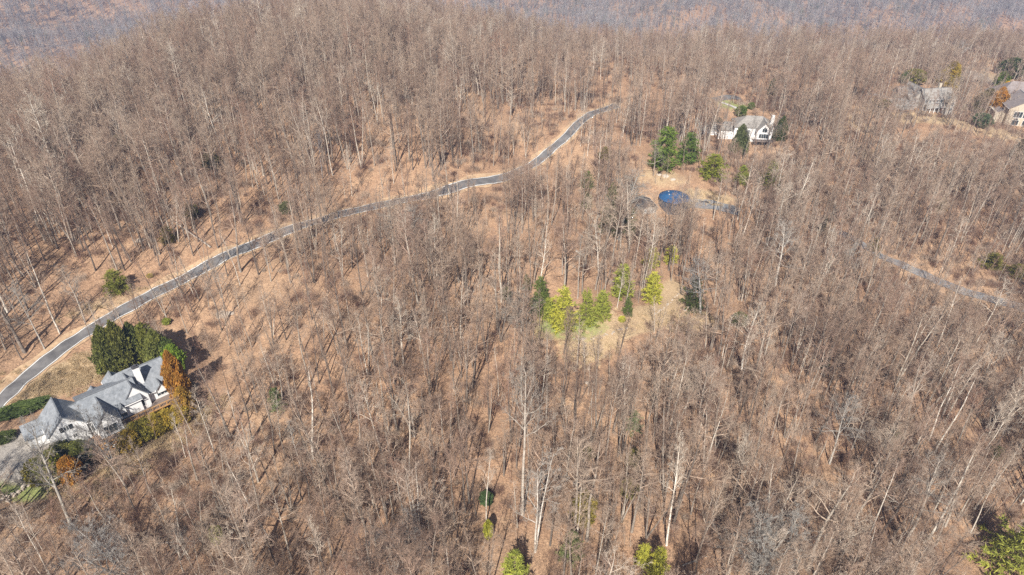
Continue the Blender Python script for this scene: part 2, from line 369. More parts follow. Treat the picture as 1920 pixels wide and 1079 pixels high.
# ------------------------------------------------------------------ trees
def tubes(P0, P1, r0, r1, k):
    P0, P1 = np.asarray(P0, float), np.asarray(P1, float); n = len(P0)
    d = P1-P0; d /= np.linalg.norm(d, axis=1)[:, None]+1e-9
    a = np.where(np.abs(d[:, 2:3]) < .9, [[0, 0, 1.]], [[1., 0, 0]]); p = np.cross(d, a); p /= np.linalg.norm(p, axis=1)[:, None]+1e-9; q = np.cross(d, p)
    an = np.arange(k)*math.tau/k; c, s_ = np.cos(an)[None, :, None], np.sin(an)[None, :, None]
    ring = p[:, None]*c+q[:, None]*s_
    V = np.concatenate([P0[:, None]+ring*np.reshape(r0, (-1, 1, 1)), P1[:, None]+ring*np.reshape(r1, (-1, 1, 1))], 1)
    b = (np.arange(n)*2*k)[:, None]; i = np.arange(k)[None]; j = (i+1) % k
    T = np.concatenate([np.stack([b+i, b+j, b+j+k], -1).reshape(-1, 3), np.stack([b+i, b+j+k, b+i+k], -1).reshape(-1, 3)])
    return V.reshape(-1, 3), T
class Segs:
    def __init__(s): s.d = {}
    def add(s, k, a, b, ra, rb): s.d.setdefault(k, []).append((*a, *b, ra, rb))
    def mesh(s, name, m):
        Vs, Ts, n = [], [], 0
        for k, L in s.d.items():
            A = np.array(L); V, T = tubes(A[:, :3], A[:, 3:6], A[:, 6], A[:, 7], k); Vs.append(V); Ts.append(T+n); n += len(V)
        return rawmesh(name, np.concatenate(Vs), np.concatenate(Ts), None, [m])
def rot_off(d, ang, az):
    d = d/np.linalg.norm(d); a = np.array([0, 0, 1.]) if abs(d[2]) < .9 else np.array([1., 0, 0])
    p = np.cross(d, a); p /= np.linalg.norm(p); q = np.cross(d, p)
    return d*math.cos(ang)+(p*math.cos(az)+q*math.sin(az))*math.sin(ang)
def bare_tree(seed, H=24., rad=.26, f0=.45, spread=1.0, nl=15, fork=0, tw=1.0, ang=(38, 62), lvl=4, twr=.014, curve=.3):
    r = np.random.default_rng(seed); tr, cr = Segs(), Segs()
    def branch(p, d, L, ra, lev, up):
        if lev == 1: n, k = 5, 5
        elif lev == 2: n, k = 3, 4
        elif lev == 3: n, k = 2, 3
        else: n, k = 1, 3
        pts = [p]; dd = d.copy()
        for i in range(n):
            dd = dd+r.normal(0, .15, 3)+np.array([0, 0, up*curve/n]); dd /= np.linalg.norm(dd); pts.append(pts[-1]+dd*L/n)
        for i in range(n):
            a = max(ra*(1-i/n)**.9, .35*twr+.003); b = max(ra*(1-(i+1)/n)**.9, .3*twr+.002)
            cr.add(k, pts[i], pts[i+1], a, b)
        if lev >= lvl: return
        m = int({1: 7, 2: 5.5, 3: 4}[lev]*tw*r.uniform(.8, 1.25)+.5)
        for j in range(m):
            f = r.uniform(.2, 1.0) if lev > 1 else .18+.8*(j+r.uniform(0, 1))/m
            s_ = min(f*n, n-1e-3); i = int(s_); q = pts[i]+(pts[i+1]-pts[i])*(s_-i)
            l2 = L*{1: .50, 2: .52, 3: .55}[lev]*(1.15-.6*f)*r.uniform(.7, 1.3)
            branch(q, rot_off(pts[i+1]-pts[i], R(r.uniform(28, 58)), r.uniform(0, math.tau)), l2, max(ra*(1-f*.65)*.58, twr), lev+1, up*.7)
    # trunk
    n = 12; stems = [(np.zeros(3), np.array([0, 0, 1.]), H, rad, 0)]
    if fork:
        stems = []
        for a in range(fork):
            az = a*math.tau/fork+r.uniform(0, 1); t = R(r.uniform(5, 11))
            stems.append((np.zeros(3), np.array([math.cos(az)*math.sin(t), math.sin(az)*math.sin(t), math.cos(t)]), H*r.uniform(.85, 1), rad*.75, 0))
    for p, d, L, ra, _ in stems:
        pts = [p-np.array([0, 0, .6])]; dd = d.copy()
        for i in range(n):
            dd = dd+np.array([r.normal(0, .028), r.normal(0, .028), 0]); dd /= np.linalg.norm(dd); pts.append(pts[-1]+dd*L/n)
        rr = [ra*(1.25 if i == 0 else 1)*(1-i/n)**.75+.02 for i in range(n+1)]
        for i in range(n): tr.add(6, pts[i], pts[i+1], rr[i], rr[i+1])
        m = nl if not fork else int(nl*.65)
        for j in range(m):
            f = f0+(1-f0)*((j+r.uniform(0, 1))/m)**.9; f = min(f, .985); s_ = f*n; i = int(s_); q = pts[i]+(pts[i+1]-pts[i])*(s_-i)
            l1 = L*.25*spread*(1.12-.75*((f-f0)/(1-f0)))*r.uniform(.7, 1.25)
            branch(q, rot_off(pts[i+1]-pts[i], R(r.uniform(*ang))*(1.15-.5*(f-f0)/(1-f0)), j*2.4+r.uniform(-.6, .6)), l1, max(rr[i]*.55, .05), 1, 1.0)
        for _ in range(int(3*r.random())):   # a few low dead stubs
            f = r.uniform(min(.2, f0*.5), f0); i = int(f*n); a = pts[i]; dd2 = rot_off(pts[i+1]-pts[i], R(r.uniform(55, 85)), r.uniform(0, 6.3)); b = a+dd2*r.uniform(.8, 2.5)
            cr.add(3, a, b, .05, .015)
    return tr, cr
VAR = [dict(H=27, f0=.50, spread=.95, nl=15), dict(H=24, f0=.42, spread=1.15, nl=16), dict(H=29, f0=.55, spread=.85, nl=15, rad=.29),
       dict(H=22, f0=.40, spread=1.0, nl=13, fork=2), dict(H=25, f0=.48, spread=.75, nl=13, ang=(25, 45)), dict(H=20, f0=.35, spread=1.35, nl=15, rad=.3, ang=(45, 75)),
       dict(H=23, f0=.30, spread=.8, nl=16, tw=.75), dict(H=26, f0=.52, spread=1.05, nl=14, fork=2, tw=.9), dict(H=18, f0=.35, spread=1.0, nl=12, rad=.17), dict(H=21, f0=.45, spread=.7, nl=10, rad=.15, tw=.9),
       dict(H=26, f0=.36, spread=1.25, nl=17, rad=.36, tw=1.0, ang=(35, 70), curve=.6), dict(H=19, f0=.5, spread=.6, nl=8, rad=.13, tw=.7)]
KIND = ['tall straight', 'full-crowned', 'very tall high-crowned', 'twin-stemmed', 'narrow upswept', 'low wide-crowned', 'slim long-crowned', 'forked tall', 'small thin-trunked', 'slender pole-like', 'big broad-limbed', 'sparse young']
TM = []
for i, v in enumerate(VAR):
    t_, c_ = bare_tree(50+i, twr=.0115, **v)
    TM.append((t_.mesh('trunk', M['bark']), c_.mesh('crown', M['twig']), v['H']))
BIG = [bare_tree(90+i, **v) for i, v in enumerate([dict(H=22, f0=.22, spread=1.5, nl=18, rad=.34, ang=(30, 60), twr=.02, fork=3, curve=.5), dict(H=26, f0=.40, spread=1.4, nl=17, rad=.42, ang=(40, 75), twr=.02, tw=.85)])]
for (t_, c_), h_ in zip(BIG, (22, 26)): TM.append((t_.mesh('trunk', M['bark']), c_.mesh('crown', M['twig']), h_))

protos = bpy.data.collections.new('tree_protos')      # instanced only by the stuff objects
def join_mesh(name, a, b, ma, mb):
    def rd(me):
        v = np.empty(len(me.vertices)*3, np.float32); me.vertices.foreach_get('co', v)
        t = np.empty(len(me.loops), np.int32); me.loops.foreach_get('vertex_index', t); return v.reshape(-1, 3), t.reshape(-1, 3)
    va, ta = rd(a); vb, tb = rd(b)
    return rawmesh(name, np.r_[va, vb], np.r_[ta, tb+len(va)], np.r_[np.zeros(len(ta), int), np.ones(len(tb), int)], [ma, mb])
def proto(coll, name, me):
    o = bpy.data.objects.new(name, me); coll.objects.link(o); return o
for i, (a, b, h) in enumerate(TM[:12]): proto(protos, 'tree_%02d' % i, join_mesh('bare_tree', a, b, M['bark'], M['twig']))

def scatter_gn(name, pts, idx_, rot, scl, tilt, coll, **k):
    """one 'stuff' object whose points carry instances of the meshes of a collection"""
    me = bpy.data.meshes.new(name); me.vertices.add(len(pts)); me.vertices.foreach_set('co', np.asarray(pts, np.float32).ravel())
    for nm, ty, dat in (('pick', 'INT', np.asarray(idx_, np.int32)), ('scl', 'FLOAT_VECTOR', np.asarray(scl, np.float32).ravel()), ('rot', 'FLOAT_VECTOR', np.column_stack([tilt, rot]).astype(np.float32).ravel())):
        a = me.attributes.new(nm, ty, 'POINT'); a.data.foreach_set('value' if ty == 'INT' else 'vector', dat)
    me.update(); o = link(name, me)
    ng = bpy.data.node_groups.new(name, 'GeometryNodeTree')
    ng.interface.new_socket('Geometry', in_out='INPUT', socket_type='NodeSocketGeometry'); ng.interface.new_socket('Geometry', in_out='OUTPUT', socket_type='NodeSocketGeometry')
    gi = ng.nodes.new('NodeGroupInput'); go = ng.nodes.new('NodeGroupOutput'); ip = ng.nodes.new('GeometryNodeInstanceOnPoints')
    ci = ng.nodes.new('GeometryNodeCollectionInfo'); ci.inputs[0].default_value = coll; ci.inputs[1].default_value = True; ci.inputs[2].default_value = True
    def attr(nm, ty):
        a = ng.nodes.new('GeometryNodeInputNamedAttribute'); a.data_type = ty; a.inputs[0].default_value = nm; return a.outputs[0]
    L = ng.links; L.new(gi.outputs[0], ip.inputs['Points']); L.new(ci.outputs[0], ip.inputs['Instance']); ip.inputs['Pick Instance'].default_value = True
    L.new(attr('pick', 'INT'), ip.inputs['Instance Index']); L.new(attr('scl', 'FLOAT_VECTOR'), ip.inputs['Scale'])
    er = ng.nodes.new('FunctionNodeEulerToRotation'); L.new(attr('rot', 'FLOAT_VECTOR'), er.inputs[0]); L.new(er.outputs[0], ip.inputs['Rotation'])
    L.new(ip.outputs[0], go.inputs[0])
    md = o.modifiers.new('instances', 'NODES'); md.node_group = ng
    return tag(o, kind='stuff', **k)

def tree_thing(vi, x, y, h, rz, label, group=None, tilt=(0, 0), wide=1.0, color=None, name='bare_tree'):
    tm, cm, H0 = TM[vi]; s_ = h/H0; z = hz(x, y)
    e = empty(name, (x, y, z), rz, label=label, cat='tree', group=group)
    e.rotation_euler = (tilt[0], tilt[1], rz); e.scale = (s_*wide, s_*wide, s_)
    for nm, me, kk in (('trunk', tm, .82), ('crown', cm, .62)):
        o = link(nm, me, e)
        if color: o.color = (color[0]*kk, color[1]*kk, color[2]*kk, 0)
    return e
PALE = (.56, .50, .43); CHALK = (.70, .65, .58); GREY = (.38, .36, .335)
# prominent bare trees: variant, base px, top px, width factor, colour, label
HERO = [
 (12, 213, 872, 160, 765, 0.9, GREY, 'bare tree whose dark trunk crosses the timber deck bracing of the white house'),
 (13, 133, 985, 62, 812, .85, (.46, .43, .38), 'tall bare tree with a thick pale trunk in front of the house shrubs'),
 (12, 247, 1085, 215, 965, 1.3, (.55, .52, .48), 'many-stemmed silvery tree at the bottom edge below the house'),
 (3, 448, 1008, 402, 890, .8, PALE, 'pale twin-stemmed tree beside the small round green bush'),
 (4, 567, 890, 540, 790, .8, CHALK, 'thin whitish tree standing alone left of the near slope'),
 (12, 975, 632, 975, 545, 1.3, PALE, 'wide pale-limbed tree just left of the bright green pines'),
 (13, 1313, 588, 1313, 490, 1.35, (.48, .46, .43), 'round grey-crowned tree right of the clearing path'),
 (10, 1452, 540, 1494, 415, 1.2, CHALK, 'large white-limbed tree above the dense wood right of the clearing'),
 (1, 1578, 545, 1604, 458, 1.0, CHALK, 'white-trunked leaning tree left of the weathered grey road'),
 (10, 1795, 130, 1818, 78, 1.5, CHALK, 'bright bare white tree behind the grey-roofed house'),
 (2, 605, 335, 597, 250, .9, (.30, .30, .32), 'dark grey tall tree on the slope just above the road'),
 (13, 742, 498, 733, 388, 1.1, PALE, 'spreading pale tree whose crown overlaps the middle of the road'),
 (13, 785, 492, 781, 392, 1.1, (.52, .5, .46), 'spreading grey tree right beside the pale one below the road'),
 (2, 980, 965, 968, 700, .9, PALE, 'tallest pale-trunked tree in the centre of the near wood'),
 (3, 1003, 1035, 1000, 850, .9, CHALK, 'white twin-stemmed tree right of the tallest pale-trunked tree'),
 (10, 1225, 330, 1205, 255, 1.0, PALE, 'pale tree left of the two tall pines above the blue tank'),
 (13, 1160, 450, 1150, 330, 1.3, (.50, .49, .45), 'big silvery-grey tree left of the building by the blue tank'),
 (0, 1312, 290, 1310, 225, .8, CHALK, 'straight white trunk just right of the smaller tall pine'),
 (10, 172, 700, 128, 590, .0, PALE, None),
 (10, 160, 605, 110, 500, 1.0, PALE, 'pale wide-limbed tree on the upper bank above the left road bend'),
 (1, 84, 655, 28, 535, .9, (.52, .49, .44), 'leaning pale tree at the top of the verge on the far left'),
 (0, 425, 600, 405, 480, .9, PALE, 'white-trunked tree rising in front of the road left of the middle'),
 (5, 345, 1078, 322, 1000, .9, PALE, 'small pale tree at the bottom edge right of the silvery tree'),
 (12, 740, 1082, 735, 960, 1.2, (.50, .46, .42), 'many-stemmed grey tree at the bottom edge left of centre'),
 (4, 1083, 560, 1082, 440, .8, PALE, 'pale narrow tree standing behind the bright green pines'),
 (10, 1700, 1010, 1745, 840, .95, PALE, 'big pale tree with crooked limbs near the bottom right'),
 (1, 1555, 870, 1590, 740, 1.0, (.56, .53, .48), 'grey leaning tree in the middle of the right-hand wood'),
 (12, 1418, 1085, 1428, 950, 1.3, (.50, .48, .44), 'silvery many-stemmed tree at the bottom edge right of the bright pines'),
 (10, 1277, 436, 1272, 352, .8, (.36, .32, .28), 'greyish bare tree screening the right half of the blue tank'),
 (0, 1292, 425, 1291, 345, .9, (.40, .36, .31), 'bare tree standing at the right end of the blue tank'),
 (1, 1392, 300, 1398, 222, .8, (.34, .31, .28), 'bare tree whose crown veils the middle of the white house'),
 (5, 1712, 240, 1716, 180, 1.1, (.36, .32, .28), 'low wide bare tree in front of the left wing of the grey-roofed house'),
 (0, 1432, 300, 1437, 208, .9, (.30, .27, .25), 'bare tree standing in front of the gable of the white house'),
 (12, 340, 728, 352, 690, 1.0, (.30, .20, .15), 'brown leafless ornamental tree behind the rusty columnar conifer'),
 (12, 262, 678, 256, 640, 1.2, (.48, .45, .42), 'grey leafless tree enclosed by the dark evergreens behind the house'),
 (10, 1838, 175, 1850, 130, 1.6, (.50, .46, .40), 'wide grey bare tree between the grey-roofed and the brown-roofed house'),
 (4, 340, 548, 322, 486, .35, (.55, .5, .44), 'bare leaning pole-like trunk at the far edge of the road'),
 (2, 1345, 300, 1352, 215, .6, GREY, 'dark tall trunk standing in front of the white house'),
 (0, 1655, 265, 1640, 170, .8, GREY, 'dark-trunked bare tree left of the grey-roofed house'),
]
def solve_h(x, y, ty, z=None):
    z = hz(x, y) if z is None else z; lo, hi = .5, 60
    for _ in range(30):
        m_ = (lo+hi)/2
        if proj(x, y, z+m_)[1] > ty: lo = m_
        else: hi = m_
    return lo
hero_xy = []
for vi, bx, by, tx, ty, wd, colr, lab in HERO:
    if lab is None: continue
    x, y = at(bx, by); h = solve_h(x, y, ty); tpx = proj(x, y, hz(x, y)+h)
    lean = math.atan(((tx-tpx[0])*tpx[2]/FPX)/h)
    tree_thing(vi, x, y, h, random.uniform(0, 6), lab, tilt=(0, max(-.3, min(.3, lean))), wide=wd, color=colr); hero_xy.append((x, y))
hero_xy = np.array(hero_xy)

# ---- the rest of the wood
def poisson(x0, x1, y0, y1, step, jit=.48):
    xs = np.arange(x0, x1, step); ys = np.arange(y0, y1, step*.87); X, Y = np.meshgrid(xs, ys)
    X = X+(np.arange(len(ys))[:, None] % 2)*step/2+rng.uniform(-jit, jit, X.shape)*step; Y = Y+rng.uniform(-jit, jit, Y.shape)*step
    return X.ravel(), Y.ravel()
X, Y = poisson(-520, 580, 60, 690, 4.7)
Z = height(X, Y); PX, PY, DEP = proj(X, Y, Z)
d_r = Y-np.interp(X, RX, RY)
p = keep(X, Y)
den = .60+.22*wavy(X, Y, 60, 7, 12)+.12*wavy(X, Y, 22, 7, 13)
den = den+.75*sm((-.74*X+.67*Y-250)/60)                       # denser above the road
den = den+.2*sm((X-60)/80)*sm((330-Y)/60)
den = np.where(d_r > -60, den+.35, den)
inview = (PX > -160) & (PX < 2080) & (PY < 1290) & (PY > -170) & (d_r < 75) & (DEP > 60)
m_ = inview & (rng.random(len(X)) < np.clip(den, .22, 1)*p)
m_ &= np.min(np.hypot(X[:, None]-hero_xy[:, 0], Y[:, None]-hero_xy[:, 1]), axis=1) > 3.0
X, Y, Z, PX, PY, DEP = [a[m_] for a in (X, Y, Z, PX, PY, DEP)]
nT = len(X); print('trees', nT)
hh = np.clip(rng.normal(25.5, 5.5, nT)+1.5*wavy(X, Y, 70, 6, 15), 12, 37)
vi = rng.choice(12, nT, p=np.array([11, 7, 10, 6, 12, 3, 10, 6, 9, 13, 2, 11])/100)
small = np.isin(vi, (8, 9, 11)); hh[small] *= .72
hh = np.where(Y > np.interp(X, RX, RY)-60, np.minimum(hh, 27), hh); hh *= np.where(np.abs(Y-np.interp(X, RX, RY)) < 90, .75, 1.0)
# trees standing between camera and the road or houses are lower, as in the photo
def veil(px0, px1, py0, py1, f):
    global hh
    hh = np.where((PX > px0) & (PX < px1) & (PY > py0) & (PY < py1), hh*f, hh)
veil(150, 560, 540, 760, .62); veil(1185, 1258, 395, 470, .5); veil(1258, 1370, 395, 470, .85); veil(1330, 1480, 255, 330, .75); veil(1660, 1930, 215, 330, .72)
veil(1000, 1330, 600, 760, .62); veil(1640, 1930, 490, 640, .6); veil(1200, 1480, 300, 360, .7); veil(0, 420, 850, 1079, .6); veil(620, 940, 345, 450, .72); veil(940, 1180, 225, 345, .6); veil(940, 1100, 345, 400, .62); veil(1850, 1990, 200, 360, .6)
rz = rng.uniform(0, math.tau, nT); tx_ = rng.normal(0, .035, nT); ty_ = rng.normal(0, .035, nT); wd = rng.uniform(.7, 1.15, nT)
vis = (PX > -20) & (PX < 1940) & (PY < 1120+hh*5)
size = np.where(vis & (PY < 1200), hh/DEP, 0)
near = np.argsort(-size)[:300-len(HERO)+1]; isn = np.zeros(nT, bool); isn[near] = True
def zone(px, py):
    if px < 430: return 'in near wood below the decked house'
    if px < 800: return 'on near slope right of the decked house'
    if px < 1090: return 'around the dark green pine at the bottom edge'
    if px < 1330: return 'around the two bottom yellow-green pines'
    if px < 1620: return 'in near wood right of the two yellow-green pines'
    return 'left of the big bottom right corner pine'
for i in near:
    zn = zone(PX[i], PY[i])
    tree_thing(int(vi[i]), X[i], Y[i], hh[i], rz[i], '%s bare tree %s' % (KIND[vi[i]], zn), '%s bare trees %s' % (KIND[vi[i]], zn), (tx_[i], ty_[i]), wd[i])
rest = ~isn
H0 = np.array([t[2] for t in TM[:12]]); s_ = hh/H0[vi]
scatter_gn('bare_woodland', np.column_stack([X, Y, Z])[rest], vi[rest], rz[rest], np.column_stack([s_*wd, s_*wd, s_])[rest], np.column_stack([tx_, ty_])[rest], protos,
           label='leafless wood covering the hillside behind the nearest trees', cat='woodland')

# ---- undergrowth: thin saplings and brush
ug = bpy.data.collections.new('brush_protos')
for i, (h_, f_) in enumerate(((7, .2), (9, .3), (5, .1), (11, .35))):
    t_, c_ = bare_tree(200+i, H=h_, rad=.045, f0=f_, spread=.8, nl=9, lvl=3, twr=.012, tw=.8, ang=(22, 45))
    proto(ug, 'brush_%d' % i, join_mesh('sapling', t_.mesh('a', M['brush']), c_.mesh('b', M['brush']), M['brush'], M['brush']))
for i in range(3):
    s0 = Segs(); r = np.random.default_rng(300+i)
    for k in range(95):
        a = r.uniform(0, math.tau); t = R(r.uniform(3, 52)); o = np.array([r.normal(0, .9), r.normal(0, .9), -.1]); d = np.array([math.cos(a)*math.sin(t), math.sin(a)*math.sin(t), math.cos(t)])
        L = r.uniform(1.4, 3.4); q = o+d*L*.6; s0.add(3, o, q, .022, .014); e_ = q+rot_off(d, .3, r.uniform(0, 6))*L*.4; s0.add(3, q, e_, .014, .006)
        for _ in range(4): b = o+(q-o)*r.uniform(.4, 1); s0.add(3, b, b+rot_off(d, R(40), r.uniform(0, 6))*r.uniform(.4, 1.1), .011, .004)
    proto(ug, 'brush_%d' % (4+i), s0.mesh('brush', M['brush']))
X2, Y2 = poisson(-440, 480, 75, 560, 2.7); Z2 = height(X2, Y2); px2, py2, dp2 = proj(X2, Y2, Z2)
k2 = keep(X2, Y2, 6.2); k2 = np.where((k2 > 0) & (k2 < 1), .5, k2)
dn2 = .40-.42*np.exp(-(((px2-720)/300)**2+((py2-540)/160)**2))-.25*np.exp(-(((px2-1000)/200)**2+((py2-850)/160)**2))+.30*wavy(X2, Y2, 45, 7, 21)+.15*wavy(X2, Y2, 14, 6, 22)+.35*sm((X2-90)/60)+.4*sm((-.74*X2+.67*Y2-250)/60)
for cx_, cy_, rr_ in ((330, 930, 22), (600, 860, 16), (840, 800, 14), (250, 900, 16), (1400, 900, 20), (1750, 900, 30), (1480, 700, 30), (1600, 420, 40), (1800, 450, 40), (330, 620, 12)):
    a_, b_ = at(cx_, cy_); dn2 = dn2+1.1*np.exp(-((X2-a_)**2+(Y2-b_)**2)/rr_**2)
m2 = (px2 > -100) & (px2 < 2020) & (py2 < 1180) & (py2 > 20) & (Y2-np.interp(X2, RX, RY) < 20) & (rng.random(len(X2)) < np.clip(dn2, .05, .95)*k2)
X2, Y2, Z2 = X2[m2], Y2[m2], Z2[m2]; n2 = len(X2); print('brush', n2); sc2 = rng.uniform(.6, 1.25, n2)
scatter_gn('undergrowth', np.column_stack([X2, Y2, Z2]), rng.choice(7, n2, p=[.16, .16, .12, .12, .15, .15, .14]), rng.uniform(0, 6.28, n2), np.column_stack([sc2]*3), rng.normal(0, .08, (n2, 2)), ug,
           label='brownish saplings and brush filling gaps between the bare trees', cat='undergrowth')

# ---- dry grass tufts
gc = bpy.data.collections.new('grass_protos')
for i in range(3):
    s0 = Segs(); r = np.random.default_rng(400+i)
    for k in range(90):
        a = r.uniform(0, math.tau); t = R(abs(r.normal(0, 32))); o = np.array([r.normal(0, .3), r.normal(0, .3), -.05]); d = np.array([math.cos(a)*math.sin(t), math.sin(a)*math.sin(t), math.cos(t)])
        s0.add(3, o, o+d*r.uniform(.4, 1.1), .03, .006)
    proto(gc, 'tuft_%d' % i, s0.mesh('tuft', M['drygrass']))
gp = []
for px_, py_, rx, ry, cnt in ((150,700,20,8,260),(90,735,18,7,160),(200,690,14,7,120),(60,700,16,4,50),(320,790,16,8,200),(280,835,15,6,130),(350,760,7,8,60),(230,560,22,3,40),(1110,645,12,6,60),(1200,600,12,6,50),(1290,605,12,8,90),(1310,372,14,7,60),(200,890,12,8,90),(1090,670,9,5,50)):
    cx_, cy_ = at(px_, py_)
    for _ in range(cnt):
        a = random.uniform(0, 6.28); q = math.sqrt(random.random()); dx, dy = q*rx*math.cos(a), q*ry*math.sin(a); ro = .65 if px_ < 400 else 0.1
        gp.append((cx_+dx*math.cos(ro)-dy*math.sin(ro), cy_+dx*math.sin(ro)+dy*math.cos(ro)))
gp = np.array(gp); dd_ = dist(road, gp[:, 0], gp[:, 1])
hu_ = (gp[:, 0]-HO[0])*math.cos(HO[3])+(gp[:, 1]-HO[1])*math.sin(HO[3]); hv_ = -(gp[:, 0]-HO[0])*math.sin(HO[3])+(gp[:, 1]-HO[1])*math.cos(HO[3])
gp = gp[(dd_ > 3.4) & ~((hu_ > -10) & (hu_ < 28) & (hv_ > -5) & (hv_ < 18))]; ng_ = len(gp); sg = rng.uniform(.5, 1.5, ng_)
scatter_gn('dry_grass', np.column_stack([gp, height(gp[:, 0], gp[:, 1])]), rng.integers(0, 3, ng_), rng.uniform(0, 6, ng_), np.column_stack([sg*1.2, sg*1.2, sg*.9]), np.zeros((ng_, 2)), gc,
           label='straw-coloured dry grass tufts around the house and clearing', cat='dry grass')

# ---- far woods across the valley
fc = bpy.data.collections.new('far_protos')
for i in range(4):
    t_, c_ = bare_tree(500+i, H=20, rad=.3, f0=.4, spread=1.05, nl=9, lvl=3, twr=.05, tw=.85)
    proto(fc, 'far_%d' % i, join_mesh('far_tree', t_.mesh('a', M['fartwig']), c_.mesh('b', M['fartwig']), M['fartwig'], M['fartwig']))
nf = 60000; yy = rng.uniform(0, 1, nf)**.7*1500+450; xx = rng.uniform(-1, 1, nf)*(.82*yy+150)
df = yy-np.interp(xx, RX, RY); zz = height(xx, yy); pxf, pyf, dpf = proj(xx, yy, zz)
mf = (df > 90) & (pyf > -110) & (pyf < 420) & (rng.random(nf) < .75+.25*wavy(xx, yy, 80, 6, 31))
xx, yy, zz = xx[mf], yy[mf], zz[mf]; nf = len(xx); print('far', nf); sf = rng.uniform(.7, 1.25, nf)
scatter_gn('distant_forest', np.column_stack([xx, yy, zz]), rng.integers(0, 4, nf), rng.uniform(0, 6, nf), np.column_stack([sf*1.3, sf*1.3, sf]), rng.normal(0, .04, (nf, 2)), fc,
           label='hazy bluish leafless forest across the valley beyond the ridge', cat='forest')
# ------------------------------------------------------------------ evergreens
def leaves(C, Nn, size, r, k=1, asp=.45):
    """small triangles at points C facing roughly Nn"""
    C = np.repeat(C, k, 0); Nn = np.repeat(Nn, k, 0); n = len(C)
    d = r.normal(0, 1, (n, 3))+Nn*.6; d /= np.linalg.norm(d, axis=1)[:, None]
    a = r.normal(0, 1, (n, 3)); p = np.cross(d, a); p /= np.linalg.norm(p, axis=1)[:, None]
    sz = size*r.uniform(.6, 1.4, (n, 1))
    return np.stack([C-p*sz*asp*.5, C+p*sz*asp*.5, C+d*sz], 1).reshape(-1, 3)
def pine_mesh(seed, H=10., Rr=3.2, wh=15, low=.08):
    r = np.random.default_rng(seed); seg = Segs(); C, D = [], []
    for w in range(wh):
        f = low+(1-low)*(w+r.uniform(-.2, .2))/wh; z = f*H; L = Rr*(1-f)**.6*r.uniform(.7, 1.2)+.2; n = 7
        for b in range(n):
            if r.random() < .2: continue
            a = b*math.tau/n+w*1.3+r.uniform(-.3, .3); l = L*r.uniform(.55, 1.2); rise = .30*(f-.35)
            d = np.array([math.cos(a), math.sin(a), rise]); o = np.array([0, 0, z]); e = o+d*l+np.array([0, 0, .10*l])
            seg.add(3, o, e, .045, .012)
            m = max(3, int(l*3.2))
            for j in range(m):
                t = .25+.8*(j+r.random())/m; c = o+(e-o)*t; side = np.array([-d[1], d[0], 0])*r.normal(0, .22*l*(1.1-t)+.14)
                C.append(c+side+np.array([0, 0, r.normal(.05, .07)])); D.append(d*.9+np.array([0, 0, .5]))
    C.append(np.array([0, 0, H])); D.append(np.array([0, 0, 1.]))
    V = leaves(np.array(C), np.array(D), .62, r, 9, .22)
    return seg, V
def blob_mesh(seed, H, Rr, shape, n=5200, lf=.34):
    r = np.random.default_rng(seed); C, D = [], []
    u = r.uniform(0, 1, n); az = r.uniform(0, math.tau, n)
    if shape == 'round': rad = np.sqrt(np.clip(1-(2*u-1)**2, 0, 1)); z = u
    elif shape == 'cone': z = u**1.15*(1+.05*np.sin(az*4+seed)); rad = np.clip(np.clip(1-z, 0, 1)**.5*np.minimum(1, .75+z*2.2), 0, 1)
    elif shape == 'fluffy': z = u*(1+.08*np.sin(az*3+seed)); rad = np.minimum(1, np.minimum(.72+z*2, (np.clip(1.04-z, 0, 1)*1.7)**.6))
    else: z = u; rad = np.minimum(1, np.minimum(.7+z*3, ((1-z)*2.1)**.6))
    lump = 1+.15*np.sin(az*3+z*9+seed)+.13*np.sin(az*5-z*17+seed*2)+.12*np.sin(az*9+z*31)+.10*np.sin(az*14-z*23)
    dep = 1-np.abs(r.normal(0, .16, n)); q = rad*Rr*lump*np.clip(dep, .3, 1.05)
    C = np.stack([np.cos(az)*q, np.sin(az)*q, z*H+.1+r.normal(0, .05, n)], 1); D = np.stack([np.cos(az)*.8, np.sin(az)*.8, .35+z], 1)
    return leaves(C, D, lf, r, 2, .6)
def ev_mesh(V): return rawmesh('crown', V, np.arange(len(V)).reshape(-1, 3), None, [M['leaf']])
PINES = []
for i, (H_, R_, w_) in enumerate(((10, 3.4, 15), (10, 2.9, 16), (10, 3.9, 12))):
    sg_, V_ = pine_mesh(600+i, H_, R_, w_); st = Segs(); st.add(6, (0, 0, -.5), (0, 0, H_*.5), .16, .10); st.add(6, (0, 0, H_*.5), (0, 0, H_*.98), .10, .02)
    for k_, L_ in sg_.d.items(): st.d.setdefault(k_, []).extend(L_)
    PINES.append((ev_mesh(V_), st.mesh('trunk', M['bark']), H_, R_))
stub = Segs()
for _a in range(5): stub.add(5, (0, 0, -.4), (.35*math.cos(_a*1.3), .35*math.sin(_a*1.3), 3.2), .09, .03)
stubm = stub.mesh('trunk', M['bark'])
BL = {}
for sh in ('round', 'cone', 'column', 'fluffy'):
    BL[sh] = [(ev_mesh(blob_mesh(700+i+len(sh), 4., 2., sh)), 4., 2.) for i in range(2)]
OL = (.135, .135, .030); DG = (.055, .075, .022); BG = (.22, .26, .05); YG = (.32, .34, .055); RU = (.30, .165, .035); HL = (.05, .068, .028); YE = (.62, .44, .03); OO = (.27, .215, .035); MG = (.085, .125, .03)
